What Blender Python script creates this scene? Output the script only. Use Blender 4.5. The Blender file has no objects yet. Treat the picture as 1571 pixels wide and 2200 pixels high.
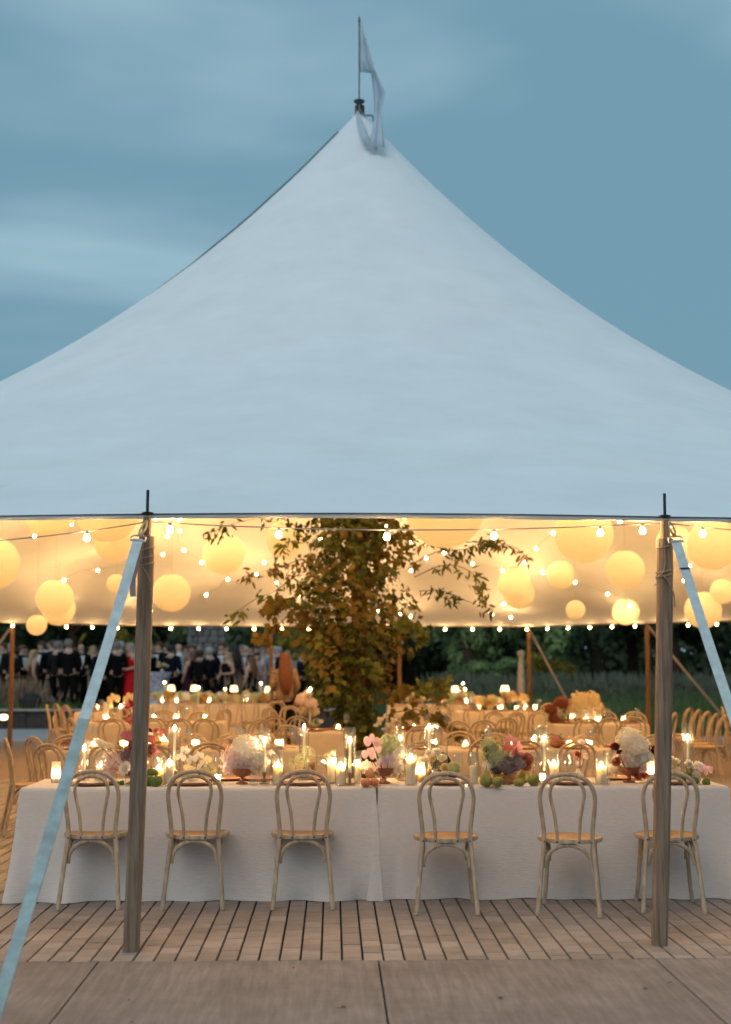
import bpy, math, random
from mathutils import Vector, Matrix, Euler, noise
random.seed(11)
PI = math.pi; R = math.radians; V = Vector
S = bpy.context.scene
col = S.collection

# ------------------------------------------------------------------ camera
CAM = V((0, 0, 1.57)); F = 2900.0; PW, PH = 1571.0, 2200.0
YAW = -math.atan(70 / F); PITCH = math.atan(331 / F)
cd = bpy.data.cameras.new('camera'); co = bpy.data.objects.new('camera', cd); col.objects.link(co)
cd.sensor_fit = 'VERTICAL'; cd.sensor_height = 36; cd.sensor_width = 36; cd.lens = F / PH * 36
cd.clip_end = 2000; cd.clip_start = .05
co.location = CAM; co.rotation_euler = (PI / 2 + PITCH, 0, YAW)
cd.dof.use_dof = True; cd.dof.focus_distance = 9.3; cd.dof.aperture_fstop = 1.7
S.camera = co

# ------------------------------------------------------------------ world: dusk under thin cloud
W = bpy.data.worlds.new('World'); S.world = W; W.use_nodes = True
nt = W.node_tree; N = nt.nodes; K = nt.links; N.clear()
out = N.new('ShaderNodeOutputWorld'); bg = N.new('ShaderNodeBackground')
sky = N.new('ShaderNodeTexSky'); sky.sky_type = 'NISHITA'; sky.sun_disc = False
sky.sun_elevation = R(4); sky.sun_rotation = R(205); sky.air_density = 1.4; sky.dust_density = 1.5; sky.ozone_density = 3
tc = N.new('ShaderNodeTexCoord'); mp = N.new('ShaderNodeMapping'); mp.inputs['Scale'].default_value = (1.0, 1.0, 3.6)
mp.inputs['Rotation'].default_value = (0, R(9), 0); mp.inputs['Location'].default_value = (-2.26, .212, 2.134)
n1 = N.new('ShaderNodeTexNoise'); n1.inputs['Scale'].default_value = 1.5; n1.inputs['Detail'].default_value = 4; n1.inputs['Roughness'].default_value = .45
n1.inputs['Distortion'].default_value = .5
cr = N.new('ShaderNodeValToRGB'); cr.color_ramp.interpolation = 'EASE'
cr.color_ramp.elements[0].position = .36; cr.color_ramp.elements[0].color = (.165, .318, .415, 1)
cr.color_ramp.elements[1].position = .64; cr.color_ramp.elements[1].color = (.375, .555, .645, 1)
sc_ = N.new('ShaderNodeVectorMath'); sc_.operation = 'SCALE'; sc_.inputs['Scale'].default_value = .09
mx = N.new('ShaderNodeMix'); mx.data_type = 'RGBA'; mx.inputs[0].default_value = .92
K.new(tc.outputs['Generated'], mp.inputs['Vector']); K.new(mp.outputs[0], n1.inputs['Vector']); K.new(n1.outputs[0], cr.inputs[0])
K.new(sky.outputs[0], sc_.inputs[0]); K.new(sc_.outputs[0], mx.inputs[6]); K.new(cr.outputs[0], mx.inputs[7])
K.new(mx.outputs[2], bg.inputs[0]); bg.inputs[1].default_value = 1.1; K.new(bg.outputs[0], out.inputs[0])

sd = bpy.data.lights.new('sun', 'SUN'); so = bpy.data.objects.new('sun', sd); col.objects.link(so)
sd.energy = .85; sd.angle = R(40); sd.color = (1, .97, .94); so.rotation_euler = (R(48), 0, R(-25))

S.view_settings.view_transform = 'Standard'; S.view_settings.look = 'None'; S.view_settings.gamma = 1; S.view_settings.exposure = 0
S.view_settings.use_curve_mapping = False
cy = S.cycles
cy.use_denoising = True; cy.denoiser = 'OPENIMAGEDENOISE'; cy.use_light_tree = True
cy.max_bounces = 10; cy.diffuse_bounces = 5; cy.glossy_bounces = 4; cy.transmission_bounces = 8; cy.transparent_max_bounces = 24
cy.sample_clamp_indirect = 6; cy.sample_clamp_direct = 0; cy.caustics_reflective = False; cy.caustics_refractive = False

# ------------------------------------------------------------------ measuring: a photo point at a known height or distance
FWD = V((math.sin(-YAW) * math.cos(PITCH), math.cos(YAW) * math.cos(PITCH), math.sin(PITCH)))
RT = V((math.cos(YAW), math.sin(YAW), 0)); UP = RT.cross(FWD)
def ray(x, y): return FWD + RT * ((x - 785.5) / F) - UP * ((y - 1100) / F)
def gp(x, y, z=0.0): r = ray(x, y); return CAM + r * ((z - CAM.z) / r.z)
def ad(x, y, Y): r = ray(x, y); return CAM + r * (Y / r.y)

# ------------------------------------------------------------------ materials
MATS = {}
def nodes(name):
    m = bpy.data.materials.new(name); m.use_nodes = True
    t = m.node_tree; t.nodes.clear(); return m, t, t.nodes, t.links
def pm(name, c, rough=.6, var=.18, scale=12, stretch=(1, 1, 1), bump=.0, bscale=60, spec=.3, rnd=.0, trans=0.0, sss=0, metal=0, c2=None, coords='Object', detail=4, coat=0, stain=0):
    if name in MATS: return MATS[name]
    m, t, n, k = nodes(name)
    o = n.new('ShaderNodeOutputMaterial'); b = n.new('ShaderNodeBsdfPrincipled')
    b.inputs['Roughness'].default_value = rough; b.inputs['Specular IOR Level'].default_value = spec; b.inputs['Metallic'].default_value = metal
    b.inputs['Coat Weight'].default_value = coat
    tx = n.new('ShaderNodeTexCoord'); ma = n.new('ShaderNodeMapping'); ma.inputs['Scale'].default_value = stretch
    k.new(tx.outputs[coords], ma.inputs[0])
    ns = n.new('ShaderNodeTexNoise'); ns.inputs['Scale'].default_value = scale; ns.inputs['Detail'].default_value = detail; ns.inputs['Roughness'].default_value = .6
    k.new(ma.outputs[0], ns.inputs['Vector'])
    rp = n.new('ShaderNodeValToRGB'); e = rp.color_ramp.elements
    d = c2 or tuple(min(1, x * (1 + var)) for x in c); l = c if c2 else tuple(x * (1 - var) for x in c)
    e[0].position = .32; e[0].color = (*l, 1); e[1].position = .68; e[1].color = (*d, 1)
    k.new(ns.outputs[0], rp.inputs[0]); src = rp.outputs[0]
    if stain:
        gq = n.new('ShaderNodeNewGeometry'); s1 = n.new('ShaderNodeTexNoise'); s1.inputs['Scale'].default_value = 1.7; s1.inputs['Detail'].default_value = 8; s1.inputs['Roughness'].default_value = .68; k.new(gq.outputs['Position'], s1.inputs['Vector'])
        s2 = n.new('ShaderNodeMapRange'); s2.inputs[1].default_value = .35; s2.inputs[2].default_value = .7; s2.inputs[3].default_value = 1 - stain; s2.inputs[4].default_value = 1 + stain * .5; k.new(s1.outputs[0], s2.inputs[0])
        h2 = n.new('ShaderNodeHueSaturation'); k.new(s2.outputs[0], h2.inputs['Value']); k.new(src, h2.inputs['Color']); src = h2.outputs[0]
    if rnd:
        oi = n.new('ShaderNodeObjectInfo'); mr = n.new('ShaderNodeMapRange'); mr.inputs[3].default_value = 1 - rnd; mr.inputs[4].default_value = 1 + rnd
        hs = n.new('ShaderNodeHueSaturation'); k.new(oi.outputs['Random'], mr.inputs[0]); k.new(mr.outputs[0], hs.inputs['Value']); k.new(src, hs.inputs['Color']); src = hs.outputs[0]
    k.new(src, b.inputs['Base Color'])
    if bump:
        nb = n.new('ShaderNodeTexNoise'); nb.inputs['Scale'].default_value = bscale; nb.inputs['Detail'].default_value = 3
        k.new(ma.outputs[0], nb.inputs['Vector'])
        bp = n.new('ShaderNodeBump'); bp.inputs['Strength'].default_value = bump; bp.inputs['Distance'].default_value = .01
        k.new(nb.outputs[0], bp.inputs['Height']); k.new(bp.outputs[0], b.inputs['Normal'])
    if sss:
        b.inputs['Subsurface Weight'].default_value = sss; b.inputs['Subsurface Radius'].default_value = (.04, .037, .031); b.inputs['Subsurface Scale'].default_value = 1
    sh = b.outputs[0]
    if trans:
        tr = n.new('ShaderNodeBsdfTranslucent'); k.new(src, tr.inputs[0]); mi = n.new('ShaderNodeMixShader'); mi.inputs[0].default_value = trans
        k.new(sh, mi.inputs[1]); k.new(tr.outputs[0], mi.inputs[2]); sh = mi.outputs[0]
    k.new(sh, o.inputs[0]); MATS[name] = m; return m
def em(name, c, s):
    if name in MATS: return MATS[name]
    m, t, n, k = nodes(name); o = n.new('ShaderNodeOutputMaterial'); e = n.new('ShaderNodeEmission')
    e.inputs[0].default_value = (*c, 1); e.inputs[1].default_value = s; k.new(e.outputs[0], o.inputs[0]); MATS[name] = m; return m
def glass_mat(name, tint=(.97, .98, .97), frost=0.0):
    m, t, n, k = nodes(name); o = n.new('ShaderNodeOutputMaterial')
    tr = n.new('ShaderNodeBsdfTransparent'); tr.inputs[0].default_value = (*tint, 1)
    gl = n.new('ShaderNodeBsdfGlossy'); gl.inputs['Roughness'].default_value = .04
    fr = n.new('ShaderNodeFresnel'); ge = n.new('ShaderNodeNewGeometry'); mr = n.new('ShaderNodeMapRange'); mr.inputs[3].default_value = 1.8; mr.inputs[4].default_value = 1 / 1.8; k.new(ge.outputs['Backfacing'], mr.inputs[0]); k.new(mr.outputs[0], fr.inputs[0])
    ns = n.new('ShaderNodeTexNoise'); ns.inputs['Scale'].default_value = 9; bp = n.new('ShaderNodeBump'); bp.inputs['Strength'].default_value = .15; bp.inputs['Distance'].default_value = .02
    k.new(ns.outputs[0], bp.inputs['Height']); k.new(bp.outputs[0], gl.inputs['Normal'])
    mi = n.new('ShaderNodeMixShader'); k.new(fr.outputs[0], mi.inputs[0]); k.new(tr.outputs[0], mi.inputs[1]); k.new(gl.outputs[0], mi.inputs[2]); sh = mi.outputs[0]
    if frost:
        df = n.new('ShaderNodeBsdfTranslucent'); df.inputs[0].default_value = (.9, .85, .78, 1); m2 = n.new('ShaderNodeMixShader'); m2.inputs[0].default_value = frost
        k.new(sh, m2.inputs[1]); k.new(df.outputs[0], m2.inputs[2]); sh = m2.outputs[0]
    k.new(sh, o.inputs[0]); MATS[name] = m; return m

M_canvas = pm('sailcloth', (.78, .80, .825), .75, .03, 1.2, (1, 1, 1), .06, 240, .15, trans=.012, stain=.035)
M_hem = pm('sailcloth_hem', (.70, .69, .67), .7, .06, 8, trans=.1)
M_rope = pm('dark_rope', (.10, .11, .12), .8, .3, 60)
M_twine = pm('twine', (.33, .24, .17), .9, .25, 90)
M_pole = pm('weathered_pole_wood', (.15, .10, .07), .8, .5, 9, (6, 6, .35), .5, 40, .2, c2=(.33, .23, .16))
M_pole2 = pm('far_pole_wood', (.13, .07, .035), .7, .35, 9, (6, 6, .4), .3, 40, .2)
M_iron = pm('black_iron', (.02, .02, .025), .45, .2, 30, spec=.4)
M_zinc = pm('buckle_metal', (.42, .40, .42), .4, .12, 40, metal=.6)
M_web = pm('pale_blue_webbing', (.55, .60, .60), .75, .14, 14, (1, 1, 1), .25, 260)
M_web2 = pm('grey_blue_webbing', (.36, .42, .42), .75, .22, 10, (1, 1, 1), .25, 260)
M_chair = pm('limewashed_beech', (.32, .235, .165), .62, .3, 14, (3, 3, .6), .25, 120, .25, rnd=.10, c2=(.53, .405, .285))
M_cane = pm('woven_cane', (.46, .27, .12), .6, .25, 120, (1, 1, 1), .5, 220, .25)
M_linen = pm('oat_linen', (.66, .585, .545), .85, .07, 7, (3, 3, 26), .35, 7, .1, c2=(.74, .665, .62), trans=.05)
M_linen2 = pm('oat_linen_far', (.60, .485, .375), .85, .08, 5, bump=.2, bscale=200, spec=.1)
M_wax = pm('ivory_wax', (.94, .80, .62), .5, .04, 10, spec=.15, sss=.85, trans=.12)
M_flame = em('candle_flame', (1, .65, .32), 900)
M_bulb = em('warm_bulb', (1, .60, .24), 240); M_bulb_in = em('warm_bulb_inner', (1, .58, .22), 1000); M_bulb_fr = em('warm_bulb_front', (1, .58, .22), 900); M_bulb_re = em('warm_bulb_rear', (1, .60, .24), 85)
M_lampshade = em('glowing_lamp_shade', (1, .72, .34), 3.2)
M_wick = pm('wick', (.02, .015, .01))
M_glass = glass_mat('clear_glass', frost=.012)
M_frost = glass_mat('frosted_votive_glass', (.95, .93, .9), .35)
M_terra = pm('terracotta_glaze', (.36, .13, .08), .5, .2, 20, coat=.2)
M_copper = pm('rust_compote_glaze', (.24, .085, .045), .4, .3, 25)
M_brassb = pm('aged_brass', (.30, .17, .08), .4, .3, 30, metal=.5)
M_silver = pm('silver', (.6, .55, .5), .25, .1, 30, metal=1)
def petal(n, c, v=.12): return pm('petal_' + n, c, .6, v, 25, trans=.55, spec=.1)
PET = dict(white=petal('white', (.90, .85, .76)), blush=petal('blush', (.88, .72, .66)), pink=petal('pink', (.66, .30, .33)), orchid=petal('orchid', (.74, .48, .54)),
           coral=petal('coral', (.62, .20, .16)), green=petal('green', (.55, .58, .36)), mauve=petal('mauve', (.27, .22, .25), .3), rust=petal('rust', (.28, .09, .06), .3),
           wine=petal('wine', (.10, .015, .02), .3), cream=petal('cream', (.78, .66, .42)), lilac=petal('lilac', (.60, .46, .58)), gold=petal('gold', (.55, .32, .10)))
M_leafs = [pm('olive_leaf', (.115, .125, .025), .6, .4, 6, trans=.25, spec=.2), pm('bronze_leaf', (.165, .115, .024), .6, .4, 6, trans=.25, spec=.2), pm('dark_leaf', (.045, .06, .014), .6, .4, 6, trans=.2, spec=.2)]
M_sprig = pm('sprig_leaf', (.07, .09, .025), .6, .4, 12, trans=.2)
M_bark = pm('bark', (.06, .035, .02), .9, .4, 20, bump=.5)

# ------------------------------------------------------------------ mesh helpers
class MB:
    def __init__(s): s.v = []; s.f = []
    def add(s, vs, fs):
        o = len(s.v); s.v += [tuple(p) for p in vs]; s.f += [tuple(i + o for i in f) for f in fs]; return s
    def box(s, c, d, M=None):
        x, y, z = d[0] / 2, d[1] / 2, d[2] / 2; c = V(c)
        p = [V((a * x, b * y, e * z)) for e in (-1, 1) for a, b in ((-1, -1), (1, -1), (1, 1), (-1, 1))]
        if M: p = [M @ q for q in p]
        return s.add([q + c for q in p], [(3, 2, 1, 0), (4, 5, 6, 7), (0, 1, 5, 4), (1, 2, 6, 5), (2, 3, 7, 6), (3, 0, 4, 7)])
    def tube(s, path, rad, n=8, closed=False, flat=1.0):
        P = [V(p) for p in path]; m = len(P)
        rad = rad if isinstance(rad, (list, tuple)) else [rad] * m
        t0 = (P[1] - P[0]).normalized(); u = t0.orthogonal().normalized(); vs = []
        for i in range(m):
            a, b = (P[i - 1] if i or closed else P[0]), (P[(i + 1) % m] if i < m - 1 or closed else P[-1])
            t = (b - a).normalized() if (b - a).length > 1e-9 else t0
            u = u - t * u.dot(t); u = u.normalized() if u.length > 1e-6 else t.orthogonal().normalized(); w = t.cross(u)
            vs += [P[i] + (u * math.cos(2 * PI * j / n) + w * math.sin(2 * PI * j / n) * flat) * rad[i] for j in range(n)]
        fs = []
        for i in range(m if closed else m - 1):
            i2 = (i + 1) % m
            fs += [(i * n + j, i * n + (j + 1) % n, i2 * n + (j + 1) % n, i2 * n + j) for j in range(n)]
        if not closed: fs += [tuple(range(n - 1, -1, -1)), tuple((m - 1) * n + j for j in range(n))]
        return s.add(vs, fs)
    def lathe(s, prof, n=16, c=(0, 0, 0), sx=1, sy=1):
        vs = []; fs = []; idx = []
        for r, z in prof:
            if r < 1e-6: idx.append([len(vs)]); vs.append(V((c[0], c[1], c[2] + z)))
            else:
                idx.append(list(range(len(vs), len(vs) + n)))
                vs += [V((c[0] + r * sx * math.cos(2 * PI * j / n), c[1] + r * sy * math.sin(2 * PI * j / n), c[2] + z)) for j in range(n)]
        for a, b in zip(idx, idx[1:]):
            for j in range(n):
                k = (j + 1) % n
                if len(a) == 1 and len(b) == 1: continue
                if len(a) == 1: fs.append((a[0], b[k], b[j]))
                elif len(b) == 1: fs.append((a[j], a[k], b[0]))
                else: fs.append((a[j], a[k], b[k], b[j]))
        return s.add(vs, fs)
    def mesh(s, name, mat, smooth=True, angle=45):
        me = bpy.data.meshes.new(name); me.from_pydata(s.v, [], s.f); me.materials.append(mat)
        if smooth:
            me.polygons.foreach_set('use_smooth', [True] * len(me.polygons)); me.set_sharp_from_angle(angle=R(angle))
        me.update(); return me
    def build(s, name, mat, parent=None, smooth=True, angle=45): return mk(name, s.mesh(name, mat, smooth, angle), parent)
def mk(name, me, parent=None, loc=None, rot=None, scl=None):
    o = bpy.data.objects.new(name, me); col.objects.link(o); o.parent = parent
    if loc is not None: o.location = loc
    if rot is not None: o.rotation_euler = rot
    if scl is not None: o.scale = scl if isinstance(scl, (tuple, list, Vector)) else (scl,) * 3
    return o
def tag(o, label=None, cat=None, group=None, kind=None):
    if label: o['label'] = label
    if cat: o['category'] = cat
    if group: o['group'] = group
    if kind: o['kind'] = kind
    return o
def empty(name, loc, rz=0): return mk(name, None, None, loc, (0, 0, rz))
def copy_tree(o, parent=None):
    c = o.copy(); col.objects.link(c); c.parent = parent
    for ch in list(o.children): copy_tree(ch, c)
    return c
def spl(P, n=8, closed=False):
    P = [V(p) for p in P]; m = len(P); out = []
    for i in range(m if closed else m - 1):
        if closed: a, b, c, d = P[i - 1], P[i], P[(i + 1) % m], P[(i + 2) % m]
        else: a, b, c, d = P[max(i - 1, 0)], P[i], P[i + 1], P[min(i + 2, m - 1)]
        for j in range(n):
            t = j / n
            out.append(.5 * (2 * b + (c - a) * t + (2 * a - 5 * b + 4 * c - d) * t * t + (3 * b - a - 3 * c + d) * t ** 3))
    if not closed: out.append(P[-1])
    return out
def ss(a, b, x): t = min(1, max(0, (x - a) / (b - a))); return t * t * (3 - 2 * t)
ORD = ['first', 'second', 'third', 'fourth', 'fifth', 'sixth', 'seventh', 'eighth', 'ninth', 'tenth', 'eleventh', 'twelfth', 'thirteenth', 'fourteenth', 'fifteenth', 'sixteenth',
       'seventeenth', 'eighteenth', 'nineteenth', 'twentieth', 'twenty-first', 'twenty-second', 'twenty-third', 'twenty-fourth', 'twenty-fifth', 'twenty-sixth', 'twenty-seventh', 'twenty-eighth', 'twenty-ninth', 'thirtieth']
ROT0 = Matrix.Identity(3)

# ------------------------------------------------------------------ the setting: terrain, path, paving
def hgt(x, y):
    left = ss(36.4, 34.6, y); left = 0
    terr = .40 if y > 35.1 else -.03
    slope = -.03 + .43 * ss(30.5, 38, y)
    k = ss(.5, 2.5, x)
    z = terr * (1 - k) + slope * k
    if y > 46: z += (y - 46) * .012
    return z
M_lawn = pm('lawn', (.028, .045, .014), .9, .5, 3, bump=.4, bscale=90, spec=.05, c2=(.06, .075, .025))
ys = [-40, -10, 0, 7, 20, 28, 30, 31.5, 33, 34, 35.05, 35.15, 36, 37, 38, 40, 43, 46, 52, 60, 75, 100, 160, 300]
xs = [-200, -80, -40, -25, -15, -8, -4, 0, .5, 1, 1.5, 2, 2.5, 4, 8, 15, 25, 40, 80, 200]
b = MB(); b.add([(x, y, hgt(x, y)) for y in ys for x in xs], [(j * len(xs) + i, j * len(xs) + i + 1, (j + 1) * len(xs) + i + 1, (j + 1) * len(xs) + i) for j in range(len(ys) - 1) for i in range(len(xs) - 1)])
tag(b.build('lawn', M_lawn), kind='structure')
M_path = pm('pale_path_paving', (.24, .25, .27), .85, .15, 2, bump=.2, bscale=50)
b = MB(); b.add([(-30, 25, -.018), (14, 25, -.018), (14, 32.0, -.018), (3, 33.2, -.018), (1.5, 35.0, -.018), (-30, 35.0, -.018)], [(0, 1, 2, 3, 4, 5)])
tag(b.build('path', M_path), kind='structure')

# smooth deck panels in the foreground
def streak_mat(name, c, c2, axis, rnd=.06):
    return pm(name, c, .72, .2, 5, (5.5, .45, 1) if axis == 'y' else (.6, 9, 1), .12, 30, .25, rnd=rnd, c2=c2, detail=6, stain=.28)
M_panel = streak_mat('worn_deck_panel', (.160, .141, .146), (.245, .218, .222), 'y')
M_gap = pm('dark_joint', (.045, .032, .026), .95, .2, 20)
EDGE = 7.48; PWD = 1.497; PX0 = .25
dk = MB(); dk.add([(-9, -6, -.02), (9, -6, -.02), (9, EDGE, -.02), (-9, EDGE, -.02)], [(0, 1, 2, 3)])
deck = dk.build('deck_floor', M_gap); tag(deck, kind='structure')
def slab(w, d, h, bev):
    m = MB(); x, y = w / 2, d / 2
    rings = [(x, y, -h), (x, y, -bev), (x - bev, y - bev, 0)]
    vs = [(sx * a, sy * c, z) for a, c, z in rings for sx, sy in ((-1, -1), (1, -1), (1, 1), (-1, 1))]
    fs = [(k * 4 + j, k * 4 + (j + 1) % 4, k * 4 + 4 + (j + 1) % 4, k * 4 + 4 + j) for k in range(2) for j in range(4)] + [(8, 9, 10, 11)]
    m.add(vs, fs); return m
pm_ = slab(PWD - .009, 2.44 - .009, .018, .003).mesh('panel', M_panel, False)
for i in range(-4, 4):
    for j in range(3):
        o = mk('panel', pm_, deck, (PX0 + PWD * (i + .5), EDGE - 2.44 * (j + .5), random.uniform(-.0015, .0015)))
# pavers: strips running away from the camera, staggered short pieces
M_paver = streak_mat('worn_wood_paver', (.235, .196, .180), (.365, .310, .288), 'x', .17)
SW, SL = .1125, .168
fl = MB(); fl.add([(-10.5, EDGE, -.026), (11, EDGE, -.026), (11, 29, -.026), (-10.5, 29, -.026)], [(0, 1, 2, 3)])
pav = fl.build('paved_floor', M_gap); tag(pav, kind='structure')
pvm = [slab(SW - .0115, SL - .0035, .024, .0025).mesh('paver', M_paver, False), ]
rest = MB(); cnt = 0; TPL = slab(SW - .0115, SL - .0035, .024, .0025)
for r_ in range(-1, 70):
    for c_ in range(-64, 66):
        off = (.5 if c_ % 2 else 0) + .12 * math.sin(c_ * 2.4)
        x = PX0 + .03 + SW * (c_ + .5); y = EDGE + .012 + SL * (r_ + .5 - off) + (SL * .5)
        y0, y1 = y - SL / 2, y + SL / 2
        if y0 < EDGE + .055:
            if y1 < EDGE + .055: continue
            y0 = EDGE + .004
        z = random.uniform(-.003, .001)
        if y > 9.5 and abs(x) < 1.8 and y < 9.95: continue
        if cnt < 300 and y < 8.95 and -1.95 < x < 2.45 :
            if r_ < 8:
                o = mk('paver', pvm[0], pav, (x, (y0 + y1) / 2, z)); o.scale = (1, (y1 - y0) / SL, 1); cnt += 1; continue
        k = (y1 - y0) / SL
        rest.add([(p[0] + x, p[1] * k + (y0 + y1) / 2, p[2] + z) for p in TPL.v], TPL.f)
o = rest.build('paver_field', M_paver, pav, False); tag(o, kind='stuff')
b = MB(); b.add([(-10.5, 19.2, -.004), (11, 19.2, -.004), (11, 29, -.004), (-10.5, 29, -.004)], [(0, 1, 2, 3)])
M_far = pm('far_pavers', (.15, .105, .08), .8, .3, 6, (3, 9, 1), c2=(.24, .175, .14))
b.build('far_paving', M_far, pav, False)

# retaining wall of the terrace with a lamp in its face
M_wallst = pm('dark_planter_stone', (.035, .035, .04), .85, .3, 8, bump=.3)
M_cop = pm('pale_coping', (.30, .29, .28), .8, .15, 8)
w = empty('terrace_wall', (0, 35.05, 0)); tag(w, 'low dark terrace wall with pale coping in front of the crowd', 'wall')
for i in range(12):
    x0 = -19 + i * 1.6
    b = MB(); b.box((x0 + .8, 0, .20), (1.588, .22, .46)); b.build('block', M_wallst, w, False)
    b = MB(); b.box((x0 + .8, -.02, .455), (1.588, .34, .045)); b.build('coping', M_cop, w, False)
p = gp(8, 1541, .2); p = ad(8, 1541, 34.9)
s = empty('wall_lamp', p); tag(s, 'small oval lit lamp set in the dark terrace wall', 'lamp')
b = MB(); b.lathe([(0, .03), (.10, .024), (.13, .0)], 16, sy=.55); o = b.build('lens', em('wall_lamp_lens', (1, .84, .5), 4), s); o.rotation_euler = (PI / 2, 0, 0)
b = MB(); b.tube([(.15 * math.cos(a * PI / 8), 0, .09 * math.sin(a * PI / 8)) for a in range(16)], .014, 6, True); b.build('rim', M_iron, s)

# ------------------------------------------------------------------ tent canopy
TC = V((.36, 18.3)); EZ = 2.43; TZP, TA, TP = 9.38, .50, 2.72
POSTS = [(-1.07, 7.76), (1.95, 7.84), (4.9, 8.5), (7.4, 10.2), (9.4, 12.6), (10.6, 15.6), (10.9, 18.5), (10.5, 21.5), (8.9, 24.3), (6.2, 26.6), (4.22, 29.1), (1.43, 29.2), (-1.35, 29.0), (-4.1, 28.6),
         (-6.3, 26.8), (-8.6, 24.5), (-9.8, 21.5), (-10.2, 18.3), (-9.9, 15.2), (-8.7, 12.4), (-6.7, 10.1), (-4.0, 8.45)]
NSUB = 8; EAVE = []
for i, a in enumerate(POSTS):
    c = POSTS[(i + 1) % len(POSTS)]
    for j in range(NSUB):
        t = j / NSUB; q = V(a).lerp(V(c), t); inw = (TC - q).normalized() * (.10 * 4 * t * (1 - t) * .5)
        q2 = q + inw; EAVE.append((q2.x, q2.y, EZ + .018 * 4 * t * (1 - t)))
def prof(t): return EZ + (TZP - EZ) * ((1 - t) * TA + (1 - t) ** TP * (1 - TA))
def canvas_z(x, y):
    d = V((x, y)) - TC; r = d.length
    if r < .01: return TZP
    best = min(EAVE, key=lambda e: -((V((e[0], e[1])) - TC).normalized().dot(d / r)))
    return prof(min(1, r / (V((best[0], best[1])) - TC).length))
tent = empty('tent_canopy', (TC.x, TC.y, 0)); tag(tent, 'pale peaked sailcloth tent roof filling the upper half of the picture', 'tent')
NR = 56; b = MB(); NA = len(EAVE); vs = []
for k in range(NR + 1):
    t = .004 + (1 - .004) * (k / NR) ** 1.15
    for i, e in enumerate(EAVE):
        rs0 = sum((V((EAVE[(i + q_) % NA][0], EAVE[(i + q_) % NA][1])) - TC).length for q_ in range(-12, 13)) / 25; de = V((e[0] - TC.x, e[1] - TC.y)); kk = rs0 / de.length; kk = 1 + (kk - 1) * (1 - ss(.45, 1, t)); x, y = de.x * t * kk, de.y * t * kk
        ph = (i % NSUB) / NSUB
        z = prof(t) + (e[2] - EZ) * t - .02 * math.sin(PI * ph) ** 2 * math.sin(PI * min(1, t * 1.02)) ** .8
        # tension wrinkles close to the poles
        wr = ss(.86, 1, t) * (1 - abs(ph - .5) * 2) ** .5
        z += .009 * math.sin(i * 2.1 + 9 * t) * wr
        vs.append((x, y, z))
b.add(vs, [(k * NA + i, k * NA + (i + 1) % NA, (k + 1) * NA + (i + 1) % NA, (k + 1) * NA + i) for k in range(NR) for i in range(NA)])
b.build('canvas', M_canvas, tent, True, 80)
b = MB(); b.tube([(e[0] - TC.x, e[1] - TC.y, e[2] - .006) for e in EAVE], .013, 6, True); b.build('eave_hem', M_hem, tent)
b = MB(); b.tube([((e[0] - TC.x) * 1.0012, (e[1] - TC.y) * 1.0012, e[2] + .008) for e in EAVE], .0045, 6, True); b.build('eave_rope', M_rope, tent)
M_seam = pm('seam_tape', (.68, .67, .66), .7, .05, 10)
for i in range(len(POSTS)):
    for half in (.5,):
        e = EAVE[int(i * NSUB + half * NSUB)]; bm = MB(); d = V((e[0] - TC.x, e[1] - TC.y)); n_ = V((-d.y, d.x)).normalized() * (.010 if half == 0 else .006); vv = []
        for k in range(30):
            t = .03 + .965 * k / 29
            sag = .02 * (1 if half else 0) * math.sin(PI * min(1, t * 1.02)) ** .8
            z = prof(t) + (e[2] - EZ) * t + .0025 - sag; c = d * t
            z -= .0012; vv += [(c.x - n_.x, c.y - n_.y, z), (c.x + n_.x, c.y + n_.y, z)]
        bm.add(vv, [(k * 2, k * 2 + 1, k * 2 + 3, k * 2 + 2) for k in range(29)])
        bm.build('seam', M_canvas, tent, True, 80)
# safety rope over the left flank
b = MB(); a0 = math.atan2(-.30, -1)
pth = []
for k in range(48):
    t = .03 + .90 * k / 47; an = R(198 - 6 * t); d = V((math.cos(an), math.sin(an)))
    e = min(EAVE, key=lambda q: -((V((q[0], q[1])) - TC).normalized().dot(d))); rr = (V((e[0], e[1])) - TC).length
    pth.append((d.x * rr * t, d.y * rr * t, prof(t) + .012 + .004 * math.sin(k * 1.7)))
b.tube(pth, .011, 6); b.build('flank_rope', pm('flank_rope_green', (.13, .16, .16), .8, .2, 20), tent)
# flag on the peak
FLX = ad(772, 220, TC.y - .1)
fg = empty('flag', (FLX.x, FLX.y, 0)); tag(fg, 'limp pale flag drooping from the pole above the tent peak', 'flag')
zt = ad(774, 44, FLX.y).z; zb = ad(772, 220, FLX.y).z
b = MB(); b.tube([(0, 0, zb - .28), (0, 0, zt - .04)], .011, 8); b.lathe([(.011, zt - .05), (.02, zt), (.01, zt + .05), (0, zt + .07)], 8); b.build('flagpole', pm('grey_flagpole', (.14, .17, .21), .5), fg)
b = MB(); b.lathe([(0, zb - .05), (.03, zb - .04), (.05, zb - .01), (.075, zb + .005), (.08, zb + .02), (.05, zb + .035), (0, zb + .04)], 14); b.build('pole_collar', pm('collar_grey', (.05, .06, .08), .5), fg)
b = MB(); b.tube(spl([(0, -.02, zb - .04), (.02, -.03, zb - .14), (.08, -.03, zb - .20), (.18, -.02, zb - .20), (.2, -.02, zb - .28)]), .012, 6); b.build('halyard', MATS['grey_flagpole'], fg)
rows = [(46, 774, 777), (80, 774, 786), (120, 774, 797), (150, 774, 805), (152, 798, 806), (180, 802, 818), (200, 804, 828), (235, 806, 819), (270, 803, 821), (300, 796, 824), (316, 790, 826)]
b = MB(); vs = []; NCc = 9
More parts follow.
